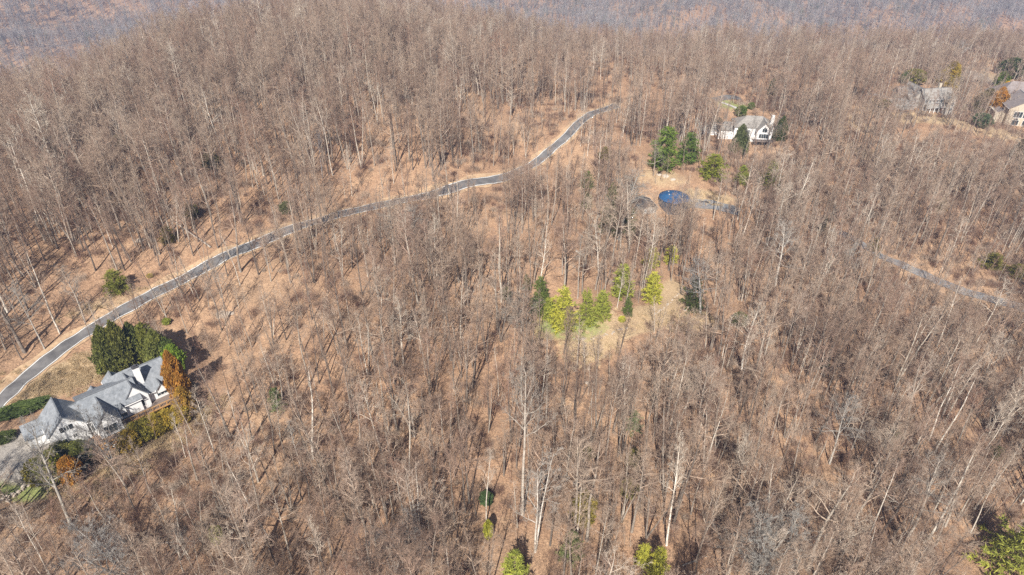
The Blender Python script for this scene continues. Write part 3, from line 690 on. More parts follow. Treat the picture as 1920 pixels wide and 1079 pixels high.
# kind, base px, base py, top py, width px, colour, name, label, group
EV = [
 ('pine',1012,590,521,36,MG,'dark green pine left of the bright green clump in the clearing'),
 ('pine',1053,618,540,46,YG,'largest bright yellow-green pine on the left of the clearing'),
 ('pine',1030,600,560,34,BG,'bushy green pine squeezed between the two left clearing pines'),
 ('pine',1097,610,541,36,BG,'bright green pine in the middle of the clearing row'),
 ('pine',1127,598,547,36,BG,'bright green pine at the right end of the clearing row'),
 ('pine',1165,556,498,40,BG,'dense egg-shaped green pine above the clearing path'),
 ('pine',1221,565,512,38,YG,'yellow-green pine right of the egg-shaped green pine'),
 ('pine',1219,499,463,30,YG,'small yellow-green pine higher up behind the clearing'),
 ('pine',1257,492,462,26,YG,'small yellowish pine at the upper right of the clearing'),
 ('pine',1176,592,558,18,MG,'narrow young green pine between clearing row and path'),
 ('round',1166,603,594,11,YG,'tiny round yellow-green bush beside the clearing path'),
 ('pine',1297,583,520,36,DG,'dark hemlock partly hidden behind the round grey-crowned tree'),
 ('pine',950,560,538,18,MG,'small green pine far left of the clearing'),
 ('pine',987,545,515,14,MG,'thin green sapling pine behind the clearing'),
 ('pine',1243,318,238,54,(.11,.17,.03),'tallest broad pine above the blue tank'),
 ('pine',1288,306,250,42,(.09,.15,.03),'second tall pine right of the broad pine above the blue tank'),
 ('pine',1335,335,290,48,(.17,.20,.03),'bushy olive-green pine right above the blue tank'),
 ('pine',1389,345,311,26,(.16,.20,.03),'small olive pine between blue tank and white house'),
 ('pine',1442,348,300,36,(.17,.21,.04),'loose yellow-green pine right of the small olive pine'),
 ('cone',1385,285,238,28,(.085,.105,.045),'dark evergreen leaning on the left front wall of the white house'),
 ('cone',1405,262,240,14,(.07,.09,.03),'narrow evergreen against the lower wall of the white house'),
 ('cone',1461,262,222,22,DG,'dark conifer at the right end of the white house'),
 ('round',1388,218,200,17,MG,'round clipped green shrub on the lawn behind the white house'),
 ('round',1408,205,193,10,MG,'small green shrub at the end of the lawn behind the white house'),
 ('cone',1346,240,222,14,DG,'dark shrub below the left wing of the white house'),
 ('pine',1445,180,148,16,HL,'narrow dark hemlock behind the white house'),
 ('pine',1133,300,275,24,OL,'low yellowish pine left of the tallest broad pine'),
 ('pine',1100,355,322,24,MG,'green pine in the trees left of the blue tank, upper one'),
 ('pine',1100,392,360,20,MG,'green pine in the trees left of the blue tank, lower one'),
 ('pine',1142,435,345,34,DG,'tall dark hemlock left of the building by the blue tank'),
 ('pine',1178,440,388,26,MG,'green pine just below left of the building by the blue tank'),
 ('pine',1490,392,362,24,OL,'lone olive pine below right of the loose yellow-green pine'),
 ('pine',1761,394,373,22,OL,'lone olive bushy pine in the right-hand slope'),
 ('pine',1638,470,446,18,OL,'olive pine at the start of the weathered grey road'),
 ('pine',1858,502,476,40,OL,'low olive pine above the weathered grey road'),
 ('pine',1904,520,496,30,OL,'olive pine at the right edge above the weathered grey road'),
 ('pine',1540,440,405,14,HL,'thin dark evergreen in the middle of the right slope'),
 ('round',1712,157,132,30,OL,'olive evergreen mound behind the grey-roofed house'),
 ('round',1697,158,138,20,(.08,.11,.04),'greener evergreen mound left of the olive mound'),
 ('cone',1776,163,120,36,OO,'big olive-brown conifer behind the grey-roofed house'),
 ('column',1862,218,168,26,RU,'rusty orange columnar conifer beside the brown-roofed house'),
 ('column',1842,212,170,30,(.09,.085,.03),'dark olive conifer left of the rusty orange one'),
 ('round',1838,238,215,26,(.08,.11,.06),'blue-green bush at the foot of the dark olive conifer'),
 ('round',1872,166,137,19,(.13,.19,.03),'egg-shaped bright green shrub beside the sandy drive'),
 ('round',1881,168,152,16,YE,'golden yellow shrub at the corner of the brown roof'),
 ('round',1893,145,112,34,DG,'dark evergreen behind the brown-roofed house'),
 ('round',1651,200,187,22,(.13,.13,.05),'low olive shrub left of the grey-roofed house'),
 ('round',1875,226,210,14,MG,'small shrub under the stone wall of the brown-roofed house'),
 ('cone',1908,300,262,26,(.08,.07,.04),'dark brownish evergreen on the slope at the right edge'),
 ('pine',222,546,508,44,(.15,.17,.03),'wide olive pine on the bank above the left road bend'),
 ('round',282,520,514,9,(.30,.26,.05),'tiny yellow bush on the verge above the road'),
 ('round',313,608,598,12,BG,'tiny green bush across the yard from the cypress screen'),
 ('pine',317,455,425,26,(.12,.11,.03),'dark olive pine in the bare trees above the road'),
 ('round',250,535,0,0,None,None),
 ('round',1545,690,676,12,MG,'tiny evergreen in the brush right of the clearing'),
 ('pine',522,770,728,30,(.14,.19,.08),'pale green pine seen through bare branches on the near slope'),
 ('round',410,1016,990,20,BG,'small round vivid green bush at the bottom left'),
 ('pine',965,1098,1040,54,BG,'dark green pine at the bottom edge with a bare dark thicket behind'),
 ('pine',1205,1058,1022,30,YG,'left one of the yellow-green pine pair near the bottom'),
 ('pine',1230,1085,1030,38,YG,'right one of the yellow-green pine pair near the bottom'),
 ('pine',1187,806,770,26,(.10,.16,.06),'soft green young pine right of the tall near trees'),
 ('pine',1187,872,842,24,OL,'olive young pine straight below the soft green one'),
 ('round',1178,932,900,28,OL,'olive bush among trees above the yellow-green pair'),
 ('round',1092,985,930,36,(.17,.15,.03),'brownish olive evergreen thicket left of the yellow-green pair'),
 ('pine',1070,1050,1000,40,(.14,.17,.07),'greyish green pine in front of the olive thicket'),
 ('pine',1098,855,835,30,OL,'faint olive pine between the near tall trees'),
 ('round',912,945,925,20,(.06,.10,.04),'small dark green bush left of the tallest pale-trunked tree'),
 ('round',916,1010,978,14,YG,'small yellowish bush above the dark green bottom pine'),
 ('pine',1896,1070,978,105,(.22,.25,.05),'big yellow-green pine in the bottom right corner'),
 ('round',1868,860,842,20,MG,'small green bush near the right edge of the near wood'),
 ('round',1672,822,806,18,MG,'small green bush in the middle of the right-hand wood'),
 ('round',1385,610,588,20,(.11,.13,.05),'dull green bush right of the round grey-crowned tree'),
 ('round',195,345,310,26,(.10,.09,.03),'dark olive evergreen in the dense wood on the left hill'),
 ('round',110,300,275,24,(.09,.08,.03),'dark evergreen far left on the wooded hill'),
 ('round',225,275,255,22,(.12,.12,.03),'olive evergreen high on the left hill'),
 ('round',400,320,290,28,(.10,.10,.04),'dark evergreen on the hill above the leaning pale trunk'),
 ('round',360,410,385,24,(.10,.10,.04),'dark evergreen just above the pine by the road'),
 ('round',540,400,380,22,(.09,.10,.05),'dull evergreen bush above the middle road'),
]
def evergreen(kind, bx, by, ty, w, col, label, name=None, xy=None, hgt=None, wm=None, group=None):
    x, y = xy or at(bx, by); h = hgt or solve_h(x, y, ty); dep = proj(x, y, hz(x, y))[2]; wdm = wm or w*dep/FPX
    z = hz(x, y)
    if kind == 'pine':
        c_, t_, H_, R_ = random.choice(PINES); nm = name or 'pine_tree'
    else:
        c_, H_, R_ = random.choice(BL[kind]); t_ = stubm; nm = name or ('evergreen_shrub' if kind == 'round' else 'conifer_tree')
    e = empty(nm, (x, y, z-.1), random.uniform(0, 6), label=label, cat='pine tree' if kind == 'pine' else ('shrub' if kind == 'round' else 'conifer'), group=group)
    e.scale = (wdm/2/R_, wdm/2/R_, h/H_)
    o = link('crown', c_, e); o.color = (col[0]*1.45, col[1]*1.35, col[2]*1.25, 1)
    o = link('trunk', t_, e); o.color = (.22, .17, .12, 0)
    return e
for k_, bx, by, ty, w, colr, lab in EV:
    if lab: evergreen(k_, bx, by, ty, w*(1.3 if k_ == 'pine' else 1.1), colr, lab)
# evergreens round the house, placed in house coordinates (metres)
HEV = [
 ('fluffy', 218, 696, 622, 46, (.10,.115,.03), 'dark green cypress at the left end of the screen behind the house'),
 ('fluffy', 240, 690, 613, 42, (.11,.12,.03), 'dark green cypress second from the left behind the house'),
 ('fluffy', 264, 676, 614, 40, (.09,.11,.03), 'dark green cypress in the middle of the screen behind the house'),
 ('fluffy', 287, 672, 614, 44, (.12,.135,.03), 'green conifer fourth along the screen behind the house'),
 ('fluffy', 307, 684, 626, 44, (.13,.15,.04), 'lighter green conifer fifth along the screen behind the house'),
 ('fluffy', 322, 686, 640, 36, (.10,.14,.04), 'feathery green conifer at the right end of the screen behind the house'),
 ('round', 334, 698, 652, 33, (.15,.23,.03), 'bright round green shrub behind the rusty columnar conifer'),
 ('column', 344, 752, 666, 33, RU, 'tall rusty orange arborvitae at the right end of the house'),
 ('column', 353, 777, 730, 32, (.27,.18,.035), 'shorter rusty orange arborvitae beside the deck corner'),
 ('round', 340, 793, 765, 32, OO, 'olive shrub first from the deck corner in the hedge row'),
 ('round', 320, 802, 774, 32, OO, 'olive shrub second from the deck corner in the hedge row'),
 ('round', 299, 813, 782, 33, (.25,.21,.035), 'olive shrub third from the deck corner in the hedge row'),
 ('round', 279, 822, 791, 33, (.19,.18,.035), 'dark olive shrub fourth from the deck corner in the hedge row'),
 ('round', 261, 830, 799, 31, (.23,.21,.035), 'greenish shrub fifth from the deck corner in the hedge row'),
 ('round', 250, 844, 811, 30, (.22,.17,.03), 'last rusty tipped shrub of the hedge row below the deck'),
 ('round', 229, 845, 831, 13, MG, 'small green bush beside the concrete pad under the deck'),
 ('round', 126, 872, 838, 48, (.10,.11,.03), 'dark evergreen mass directly below the gabled wing'),
 ('round', 163, 868, 832, 38, (.085,.10,.025), 'dark green evergreen at the right foot of the gabled wing'),
 ('round', 108, 903, 855, 46, (.18,.20,.03), 'yellow-green shrub in front of the gabled wing'),
 ('round', 143, 905, 862, 34, RU, 'rusty orange shrub in front of the gabled wing'),
 ('round', 80, 906, 868, 38, (.19,.18,.03), 'spreading olive shrub left of the yellow-green shrub'),
]
for k_, bx, by, ty, w, colr, lab in HEV:
    evergreen(k_, bx, by, ty, w*(1.15 if 'hedge row' in lab else 1), colr, lab, name='arborvitae' if 'arborvitae' in lab else None)
def hedge(px, py, L, Wd, Hh, rot, col, label):
    x, y = at(px, py); e = empty('hedge', (x, y, hz(x, y)-.1), rot, label=label, cat='hedge')
    o = link('crown', BL['round'][0][0], e); o.color = (*col, 1); e.scale = (L/4, Wd/4, Hh/4)
    return e
hedge(40, 773, 12.5, 5.2, 2.6, R(34), (.085, .12, .03), 'long dark green hedge between the road and the house')
hedge(10, 826, 5, 4, 2.4, R(40), (.09, .115, .03), 'short green hedge at the left edge beside the driveway')

# ------------------------------------------------------------------ houses
class House:
    def __init__(s, name, loc, rz, label, wallm, roofm, sc=1.0):
        s.e = empty(name, loc, rz, label=label, cat='house'); s.e.scale = (sc,)*3; s.wm, s.rm = wallm, roofm; s.wall = MB()
    def roof(s, mb): return mb.build('roof', s.rm, s.e)
    def gable(s, u0, u1, v0, v1, zb, ze, zr, ax, ov=.45, th=.22, wall=True, rp=.5):
        """ax 'u': ridge runs along u; 'v': ridge runs along v; rp is where the ridge sits across"""
        if ax == 'u': P = lambda a, b, z: (a, b, z); a0, a1, b0, b1 = u0, u1, v0, v1
        else: P = lambda a, b, z: (b, a, z); a0, a1, b0, b1 = v0, v1, u0, u1
        bm = b0+(b1-b0)*rp
        if wall: s.wall.prism([P(a0, b0, zb), P(a0, b1, zb), P(a0, b1, ze), P(a0, bm, zr-.03), P(a0, b0, ze)], Vector(P(a1-a0, 0, 0)))
        m = MB()
        for be in (b0, b1):
            sg = 1 if be > bm else -1; sl_ = (ze-zr)/(be-bm); bo = be+sg*ov; zo = ze+sl_*(bo-be)
            m.slab([P(a0-ov, bm, zr+th), P(a1+ov, bm, zr+th), P(a1+ov, bo, zo+th), P(a0-ov, bo, zo+th)], th)
        r_ = s.roof(m); c_ = MB(); c_.bar(P(a0-ov, bm, zr+th+.02), P(a1+ov, bm, zr+th+.02), .3, .1); c_.build('ridge_cap', M['ridge'], r_)
        for be in (b0, b1):
            g_ = MB(); sg = 1 if be > bm else -1; sl_ = (ze-zr)/(be-bm); bo = be+sg*(ov+.07); zo = ze+sl_*(bo-be); g_.bar(P(a0-ov, bo, zo+.08), P(a1+ov, bo, zo+.08), .12, .14); g_.build('gutter', M['white'], r_)
        return r_
    def hip(s, u0, u1, v0, v1, zb, ze, zr, r0, r1, ov=.45, wall=True, rv=None, th=.25):
        if wall: s.wall.box(u0, u1, v0, v1, zb, ze)
        a0, a1, b0, b1 = u0-ov, u1+ov, v0-ov, v1+ov; c = rv if rv is not None else (v0+v1)/2
        m = MB(); z0 = ze-.1
        m.add([(a0,b0,z0),(a1,b0,z0),(a1,b1,z0),(a0,b1,z0),(a0,b0,z0+th),(a1,b0,z0+th),(a1,b1,z0+th),(a0,b1,z0+th),(r0,c,zr),(r1,c,zr)],
              [(0,3,2,1),(0,1,5,4),(1,2,6,5),(2,3,7,6),(3,0,4,7),(4,5,9,8),(5,6,9),(6,7,8,9),(7,4,8)])
        return s.roof(m)
    def window(s, u, v, z, w, h, face='-v', bars=1, arch=False, fr=None):
        fm, gm_ = MB(), MB()
        def P(a, d, zz):     # a along wall, d outwards
            return {'-v': (u+a, v-d, zz), '+v': (u-a, v+d, zz), '-u': (u-d, v-a, zz), '+u': (u+d, v+a, zz)}[face]
        def bx(mb, a0, a1, d0, d1, z0, z1):
            p, q = P(a0, d0, z0), P(a1, d1, z1); mb.box(min(p[0], q[0]), max(p[0], q[0]), min(p[1], q[1]), max(p[1], q[1]), z0, z1)
        bx(fm, -w/2-.1, w/2+.1, .003, .09, z-.12, z); bx(fm, -w/2-.1, w/2+.1, .003, .08, z+h, z+h+.1)
        for q in (-w/2-.1, w/2): bx(fm, q, q+.1, .003, .08, z, z+h)
        for b in range(bars):
            q = -w/2+w*(b+1)/(bars+1); bx(fm, q-.04, q+.04, .04, .07, z, z+h)
        bx(gm_, -w/2, w/2, .003, .04, z, z+h)
        if arch:
            n = 8; pts = [P(w*.32*math.cos(math.pi*i/n), .003, z+h+.1+w*.32*math.sin(math.pi*i/n)) for i in range(n+1)]
            off = Vector(P(0, .05, 0))-Vector(P(0, .003, 0)); gm_.prism(pts, off)
            for i in range(n):
                a_, b_ = math.pi*i/n, math.pi*(i+1)/n; k = w*.34
                fm.bar(P(k*math.cos(a_), .06, z+h+.1+k*math.sin(a_)), P(k*math.cos(b_), .06, z+h+.1+k*math.sin(b_)), .1)
        o = fm.build('window', fr or M['white'], s.e); gm_.build('pane', M['glass'], o)
    def done(s): s.wall.build('wall', s.wm, s.e)

# --- the white house with the timber deck (local metres before scaling by K)
H1 = House('house', (HO[0], HO[1], HO[2]), HO[3], 'white gabled house with grey shingle roofs and a long timber deck, beside the road', M['white'], M['roofg'], K)
H1.gable(-3.9, 3.9, 0, 8.5, -5, 4.4, 8.2, 'v', ov=.22)
H1.hip(-7.6, -3.0, 4.0, 9.4, -2, 3.4, 5.7, -5.2, -1.5)
H1.gable(2.0, 6.5, 3.3, 8.2, -3, 4.2, 6.0, 'u')
H1.gable(4.3, 16.0, -.2, 10.2, -5, 4.7, 8.5, 'u', rp=.32)
H1.gable(5.3, 10.3, -3.9, 3.0, -5, 4.4, 7.8, 'v', ov=.25)
H1.gable(12.5, 18.0, .3, 7.0, -5, 4.5, 8.2, 'v', ov=.22)
H1.gable(17.0, 24.0, 1.4, 11.0, -5, 3.8, 8.3, 'u', rp=.55)
H1.hip(12.0, 20.0, 3.5, 12.4, -1, 4.0, 8.9, 14.5, 19.0, rv=6.9)
H1.gable(11.0, 15.2, 7.6, 12.8, -1, 4.0, 6.0, 'v', ov=.2)
H1.gable(6.8, 9.8, 8.4, 11.6, -1, 3.4, 4.7, 'v', ov=.2)
H1.gable(20.2, 22.2, .8, 3.4, 2.6, 4.0, 5.2, 'v', ov=.3)
H1.gable(11.0, 12.3, -.8, 1.8, 2.6, 3.9, 5.0, 'v', ov=.3)
m = MB(); m.box(17.2, 18.6, 3.2, 4.4, 3, 10.6); ch = m.build('chimney', M['white'], H1.e)
m = MB(); m.box(17.1, 18.7, 3.1, 4.5, 10.6, 10.8); m.box(17.6, 18.2, 3.5, 4.1, 10.8, 11.2); m.build('chimney_cap', M['dark'], ch)
H1.window(0, 0, 4.3, .9, 1.15, arch=True); H1.window(-1.0, 0, 4.3, .5, 1.15, bars=0, fr=M['dark']); H1.window(1.0, 0, 4.3, .5, 1.15, bars=0, fr=M['dark'])
H1.window(-1.2, 0, 1.2, .8, 1.0); H1.window(1.0, 0, 1.4, .8, 1.0)
H1.window(15.2, .3, 1.4, 3.0, 2.3, bars=3, arch=True); H1.window(21.2, 1.4, 1.4, 2.4, 1.9, bars=2); H1.window(11.5, -.2, 1.2, 1.6, 2.4, bars=1)
H1.window(7.8, -3.9, 1.3, 2.6, 2.3, bars=2); H1.window(4.8, -.2, 1.0, .8, 1.6, bars=0)
H1.window(15.2, .3, -2.6, 2.4, 2.0, bars=2); H1.window(21.0, 1.4, -2.6, 1.8, 1.8)
H1.window(24.0, 6, .9, 1.4, 1.4, '+u'); H1.window(-3.4, 2, 1.6, 1.0, 1.2, '-u')
H1.done()
dk = MB(); dk.box(4.3, 10.7, -5.6, -3.94, .5, .7); dk.box(10.71, 24.2, -2.2, -.24, .51, .71); dk.box(10.36, 10.7, -3.93, -2.2, .52, .71); dk.box(17.85, 24.2, -.23, 1.36, .51, .705)
d_ = dk.build('deck', M['deck'], H1.e)
rl = MB()
for (a0, a1, fe) in ((4.3, 10.7, -5.55), (10.7, 24.2, -2.15)):
    rl.bar((a0, fe, 1.7), (a1, fe, 1.7), .14, .1); rl.bar((a0, fe-.08, .5), (a1, fe-.08, .5), .12, .36)
    nb = int((a1-a0)/.33)
    for i in range(nb): u_ = a0+.1+i*(a1-a0-.2)/(nb-1); rl.bar((u_, fe, .72), (u_, fe, 1.68), .05)
    nb = int((a1-a0)/1.6)
    for i in range(nb+1): u_ = a0+.05+i*(a1-a0-.1)/nb; rl.bar((u_, fe, .66), (u_, fe, 1.82), .15)
rl.bar((24.15, -2.15, 1.7), (24.15, 1.3, 1.7), .12); rl.bar((4.35, -5.55, 1.7), (4.35, -4.0, 1.7), .12); rl.bar((10.66, -5.5, 1.7), (10.66, -2.2, 1.7), .12)
rl.build('railing', M['wood'], d_)
po = MB()
for u_, fe in ((4.5, -5.4), (7.5, -5.4), (10.5, -5.4), (13.5, -2), (16.5, -2), (19.5, -2), (22, -2), (24, -2)): po.bar((u_, fe, -5), (u_, fe, .5), .26)
for a, b in ((4.5, 7.5), (7.5, 10.5)):
    po.bar((a, -5.5, -3.4), (b, -5.5, .3), .2); po.bar((b, -5.34, -3.4), (a, -5.34, .3), .2)
    po.bar((a, -5.62, -3.3), (b, -5.62, -3.3), .18); po.bar((a, -5.62, -.6), (b, -5.62, -.6), .18)
po.bar((10.5, -5.3, -3.3), (10.5, -2.6, .2), .18); po.bar((10.5, -2.6, -3.3), (10.5, -5.3, .2), .18)
po.build('deck_posts', M['wood'], d_)
cp = MB(); cp.box(4.2, 11.0, -8.2, -5.8, -4.4, -3.25); cp.build('patio', M['concrete'], H1.e)

# --- white house on the right slope
def place(px, py): x, y = at(px, py); return (x, y, hz(x, y))
x_, y_, z_ = place(1408, 268)
H2 = House('house', (x_, y_, z_), R(-8), 'white three-storey house with tan roof and a front gable, behind the pines', M['white'], M['rooft'], 1.08)
H2.hip(-9, 9.5, 1, 12, -3, 7.5, 11.8, -3, 4.5); H2.gable(1.5, 8.5, -1.8, 6, -3, 7.0, 11.0, 'v'); H2.hip(-16, -8, 3, 11, -3, 4.8, 8.0, -13, -8)
H2.gable(-23, -15, 7, 14, -3, 3.0, 5.6, 'u')
m = MB(); m.box(8.4, 9.9, 4, 5.5, 0, 13); m.build('chimney', M['white'], H2.e)
for u_ in (-7.2, -4.6, -2): H2.window(u_, 1, 4.4, 1.1, 1.7); H2.window(u_, 1, .9, 1.1, 1.6)
H2.window(5, -1.8, 6.4, 2.2, 1.8, arch=True, bars=1); H2.window(5, -1.8, 3.3, 4.4, 2.2, bars=3); H2.window(5, -1.8, .2, 4.4, 2.2, bars=3)
H2.done(); m = MB(); m.box(0, 9.2, -5, -1.83, 2.5, 2.75); db = m.build('deck', M['deck'], H2.e); m = MB()
for i in range(6): m.bar((.1+i*1.8, -4.9, -3), (.1+i*1.8, -4.9, 3.7), .16)
m.bar((.1, -4.9, 3.7), (9.1, -4.9, 3.7), .12); m.build('railing', M['dark'], db)
cpw = [at(*p_) for p_ in ((1350, 192), (1365, 197), (1382, 204))]
strip('path', dense(catmull(cpw, 6), 1), -1.6, 1.6, .2, M['concrete'], 3, kind='structure', label='pale concrete path behind the white house')
# --- grey house
x_, y_, z_ = place(1738, 210)
H3 = House('house', (x_, y_, z_), R(8), 'grey two-storey house with weathered grey roof among bare trees', M['greysiding'], M['rooft'], 1.05)
H3.gable(-3, 15, 1, 11, -2, 7.2, 11.5, 'u'); H3.gable(-6, 3, 6, 20, -2, 7.0, 11.4, 'v'); H3.hip(-20, -8, 1, 12, -2, 3.6, 6.6, -16, -12); H3.gable(-9, -4, 4, 13, -2, 5.0, 8.0, 'u')
H3.gable(-9, -3, 16, 22, -2, 6, 9, 'u')
H3.gable(9.5, 14.5, -2.5, 5, -2, 6.6, 9.6, 'v'); H3.gable(-2, 9, -1.2, 1, -2, 3.2, 4.4, 'u', wall=False)
for i in range(5): H3.window(-1.6+i*2.3, 1, 4.9, 1.2, 1.6)
for i in range(5): H3.window(-1.6+i*2.3, 1, .6, 1.2, 1.8)
H3.window(12, -2.5, 3.9, 2.4, 1.8, bars=2); H3.window(12, -2.5, .5, 2.4, 2.0, bars=2)
H3.done(); m = MB()
for i in range(5): m.bar((-1.8+i*2.65, -1.0, -1), (-1.8+i*2.65, -1.0, 3.0), .3)
m.build('porch_posts', M['white'], H3.e); m = MB(); m.box(9.4, 10.8, 8.4, 9.8, 6, 13.4); m.build('chimney', M['cream'], H3.e)
# --- brown-roofed house at the right edge
x_, y_, z_ = place(1881, 234)
H4 = House('house', (x_, y_, z_), R(-14), 'cream house with brown-grey roofs and tall windows at the right edge', M['cream'], M['roofb'], 1.35)
H4.gable(0, 14, 0, 14, -2, 7.6, 11.8, 'v'); H4.hip(-1, 26, 15, 30, -2, 6.4, 13.4, 6, 18); H4.gable(-3.6, 0, 2, 13, -2, 4.6, 5.8, 'v', ov=.3)
H4.window(4.2, 0, 3.6, 3.4, 2.6, bars=2); H4.window(8, 0, 3.6, 3.4, 2.6, bars=2); H4.window(11.8, 0, 3.6, 3.4, 2.6, bars=2); H4.window(8, 0, 7.2, 3.0, 1.6, bars=3)
H4.window(4.2, 0, .2, 2.6, 2.2, arch=True); H4.window(8.4, 0, .2, 2.6, 2.2, arch=True); H4.window(1.5, 15, 2.6, 2.4, 1.5, bars=3)
H4.done(); m = MB(); m.box(-4.6, -3.64, 1, 13, -2, 5.0); m.build('stone_buttress', M['stone'], H4.e); m = MB(); m.box(-1.5, .3, 12.1, 13.6, -1, 10); m.build('chimney', M['stone'], H4.e)
# terrace west of it
tx0, ty0 = at(1872, 192); m = MB()
m.box(-5, 4, -7, 7, -3, .25); tr_ = m.build('terrace', M['roofb']); tr_.location = (tx0+2, ty0+4, hz(tx0, ty0)+.5); tr_.rotation_euler = (0, 0, R(-14)); tag(tr_, kind='structure', label='dark paved terrace beside the brown-roofed house')

# --- blue-roofed round tank and the small building beside it
x_, y_, z_ = place(1262, 384)
tk = empty('water_tank', (x_, y_, z_), 0, label='large round tank with a bright blue domed top in a clearing', cat='water tank')
rT = 6.7; hT = 3.9; n = 48
m = MB(); ring = lambda r_, z: [(r_*math.cos(i*math.tau/n), r_*math.sin(i*math.tau/n), z) for i in range(n)]
m.add(ring(rT, -4)+ring(rT, hT), [(i, (i+1) % n, (i+1) % n+n, i+n) for i in range(n)]); m.build('tank_wall', M['tankside'], tk); m = MB()
for i in range(24): a_ = i*math.tau/24; m.bar((1.006*rT*math.cos(a_), 1.006*rT*math.sin(a_), -1), (1.006*rT*math.cos(a_), 1.006*rT*math.sin(a_), hT-.2), .12)
m.build('wall_seams', M['dark'], tk)
m = MB(); rs = [(rT+.25, hT-.1), (rT+.25, hT+.12), (rT*.8, hT+.75), (rT*.5, hT+1.35), (rT*.2, hT+1.65)]
vs = sum([ring(a, b) for a, b in rs], [])+[(0, 0, hT+1.7)]; fs = []
for k in range(len(rs)-1): fs += [(i+k*n, (i+1) % n+k*n, (i+1) % n+(k+1)*n, i+(k+1)*n) for i in range(n)]
k = (len(rs)-1)*n; fs += [(i+k, (i+1) % n+k, len(vs)-1) for i in range(n)]
m.add(vs, fs); tp = m.build('tank_roof', M['tankroof'], tk, True)
for a_, q in ((2.2, .55), (3.4, .4)):
    m = MB(); cx_, cy_ = rT*q*math.cos(a_), rT*q*math.sin(a_); zt = hT+1.7*(1-q*q); m.box(cx_-.25, cx_+.25, cy_-.25, cy_+.25, zt-.3, zt+.35); m.build('hatch', M['concrete'], tp)
m = MB()
for s0 in (-.25, .25): m.bar((rT+.35, s0, -.5), (rT+.35, s0, hT+1), .08)
for i in range(12): m.bar((rT+.35, -.25, i*.5), (rT+.35, .25, i*.5), .05)
m.build('ladder', M['palestone'], tk)
x_, y_, z_ = place(1216, 402)
H5 = House('pump_house', (x_, y_, z_), R(14), 'small dark-roofed outbuilding with pale rafters left of the blue tank', M['greysiding'], M['dark'], 1.0)
H5.e['category'] = 'outbuilding'
H5.gable(-3.6, 3.6, 0, 9, -1, 3.2, 4.6, 'v', ov=.6); H5.window(-1.7, 0, 1, 1.2, 1.2); H5.window(1.7, 0, 1, 1.2, 1.2); H5.done()
m = MB()
for i in range(4):
    v_ = -.4+i*3.2; m.bar((4.1, v_, 3.32), (0, v_, 4.93), .16, .12)
m.bar((4.2, -.6, 3.2), (4.2, 9.6, 3.2), .2, .2); m.build('rafters', M['palestone'], H5.e)
# low retaining wall near the tank drive
def stone_wall(pxs, hgt, wid, label, m_=M['palestone']):
    P = dense(catmull([at(*p_) for p_ in pxs], 6), .75); c0 = P[len(P)//2]; mb = MB(); r = np.random.default_rng(len(pxs))
    for i in range(len(P)-1):
        for layer in range(max(1, int(hgt/.4))):
            if hgt < .6 and r.random() < .35: continue
            x, y = P[i]+r.normal(0, wid*.22, 2); z = hz(x, y)+layer*.36
            sx, sy, sz = r.uniform(.3, .55)*wid, r.uniform(.28, .5)*wid, r.uniform(.2, .34)
            q = []
            for dz in (-1, 1):
                for dx, dy in ((-1,-1),(1,-1),(1,1),(-1,1)): q.append((x+dx*sx*r.uniform(.6, 1.05)-c0[0], y+dy*sy*r.uniform(.6, 1.05)-c0[1], z+dz*sz*r.uniform(.7, 1.1)-hz(*c0)))
            mb.add(q, [(0,3,2,1),(4,5,6,7),(0,1,5,4),(1,2,6,5),(2,3,7,6),(3,0,4,7)])
    o = mb.build('stone_wall', m_); o.location = (c0[0], c0[1], hz(*c0)); tag(o, label=label, cat='wall')
stone_wall([(1078, 636), (1102, 637), (1130, 631), (1160, 620), (1188, 612)], .5, .9, 'pale row of stones edging the lower part of the clearing')
stone_wall([(1228, 590), (1245, 578), (1262, 562), (1274, 548)], .5, .8, 'pale row of stones along the path up the clearing')
stone_wall([(0, 942), (22, 932), (45, 917), (66, 905), (82, 898)], .9, 1.3, 'pale dry stone wall at the lower left below the lawn')
stone_wall([(1312, 379), (1322, 380), (1333, 381)], .9, 1.0, 'low dark retaining wall beside the drive near the blue tank', M['dark'])
# boulders and fallen logs
def boulder(px, py, s_, label):
    x, y = at(px, py); r = np.random.default_rng(int(px)); n_ = 9; vs = [(0, 0, .55*s_)]
    for k_, (rr, zz_) in enumerate(((.5, .45), (.9, .15), (1, -.3))):
        for i in range(n_): a = i*math.tau/n_+k_*.3; q = rr*s_*r.uniform(.75, 1.15); vs.append((q*math.cos(a)*1.3, q*math.sin(a), zz_*s_*r.uniform(.8, 1.2)))
    fs = [(0, 1+i, 1+(i+1) % n_) for i in range(n_)]
    for k_ in range(2): fs += [(1+k_*n_+i, 1+(k_+1)*n_+i, 1+(k_+1)*n_+(i+1) % n_, 1+k_*n_+(i+1) % n_) for i in range(n_)]
    m = MB(); m.add(vs, fs); o = m.build('boulder', M['palestone']); o.location = (x, y, hz(x, y)); tag(o, label=label, cat='boulder')
for a in ((1283, 581, 1.0, 'pale boulder left of the base of the round grey-crowned tree'), (1291, 577, .7, 'small pale boulder beside the larger one at the grey-crowned tree'), (1248, 331, 1.6, 'large pale boulder in the bare patch above the blue tank'),
          (1262, 337, 1.2, 'pale boulder right of the large one above the blue tank'), (1236, 328, 1.1, 'pale boulder left of the large one above the blue tank'), (262, 452, 1.7, 'pale rock outcrop in the bare trees above the road'),
          (418, 590, 1.9, 'wide pale rock on the slope below the road'), (432, 588, 1.2, 'smaller pale rock right beside the wide one below the road'), (1103, 692, .9, 'white rock below the clearing'), (1100, 718, .8, 'small white rock further below the clearing')): boulder(*a)
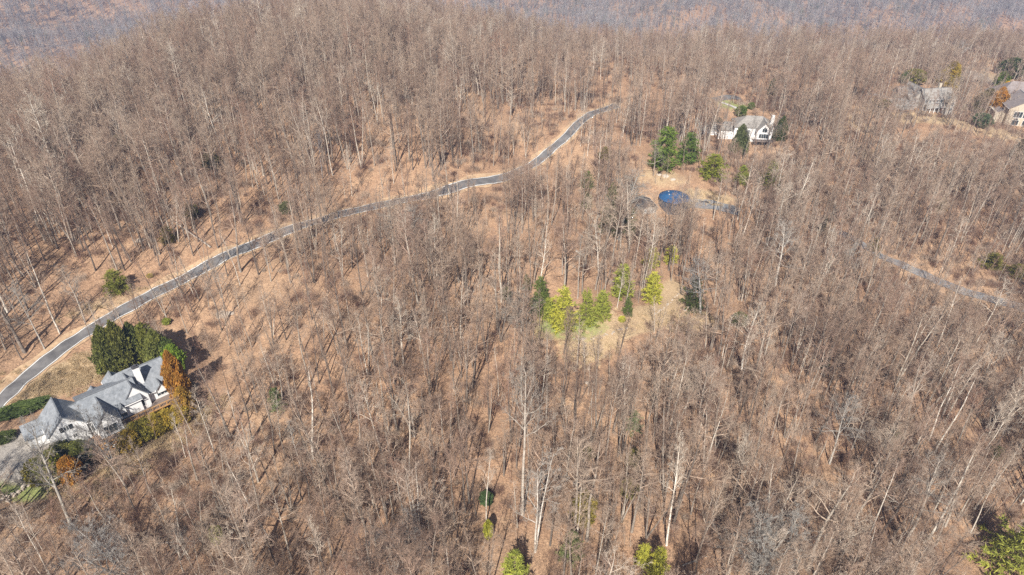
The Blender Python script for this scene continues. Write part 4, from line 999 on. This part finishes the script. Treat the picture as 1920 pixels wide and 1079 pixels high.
def log(a, b, r0, label, lift=0, col='log'):
    p, q = at(*a), at(*b); A = Vector((*p, hz(*p)+r0)); B = Vector((*q, hz(*q)+r0+lift)); sgm = Segs(); n_ = 6; L_ = (B-A); pts = [A+L_*i/n_+Vector((random.gauss(0, .12), random.gauss(0, .12), 0)) for i in range(n_+1)]
    for i in range(n_): sgm.add(6, pts[i]-A, pts[i+1]-A, r0*(1-.7*i/n_), r0*(1-.7*(i+1)/n_))
    for i in range(7):
        k_ = random.randint(2, n_-1); d = rot_off(np.array(L_), R(random.uniform(30, 60)), random.uniform(0, 6)); d[2] = abs(d[2]); s0 = np.array(pts[k_]-A); sgm.add(4, s0, s0+d*random.uniform(1, 3), r0*.3, .02)
    o = link('fallen_log', sgm.mesh('fallen_log', M[col])); o.location = A; tag(o, label=label, cat='log')
log((1079, 473), (1101, 486), .5, 'short thick pale log lying above the bright green pines')
log((1317, 614), (1346, 619), .4, 'white log lying right of the clearing')
log((280, 1020), (368, 1017), .22, 'thin pale log lying level near the small round vivid green bush')
log((1242, 880), (1298, 942), .26, 'long pale fallen trunk slanting right above the yellow-green pines')
log((1205, 925), (1228, 958), .22, 'shorter fallen trunk left of the long slanting one')
log((880, 560), (902, 528), .22, 'thin fallen trunk slanting up on the slope left of the clearing')
log((395, 466), (326, 432), .34, 'pale leaning dead tree beside the road on the upper bank', 5)
log((1462, 563), (1480, 568), .35, 'short white log lying below the large white-limbed tree')
log((1280, 1062), (1325, 1045), .22, 'fallen pale trunk at the bottom right of the yellow-green pines')

# ------------------------------------------------------------------ haze over the whole place
m = MB(); m.box(-3400, 3400, -800, 4400, -330, CZ+60)
hzm = bpy.data.materials.new('haze'); hzm.use_nodes = True; n_ = hzm.node_tree; n_.nodes.clear()
pv = N(n_, 'ShaderNodeVolumePrincipled'); pv.inputs['Color'].default_value = (.47, .61, 1.0, 1); pv.inputs['Density'].default_value = .00019; pv.inputs['Anisotropy'].default_value = .1
mo = N(n_, 'ShaderNodeOutputMaterial'); n_.links.new(pv.outputs[0], mo.inputs['Volume'])
hb = m.build('haze', hzm); tag(hb, kind='stuff', label='thin bluish haze in the air over the valley')
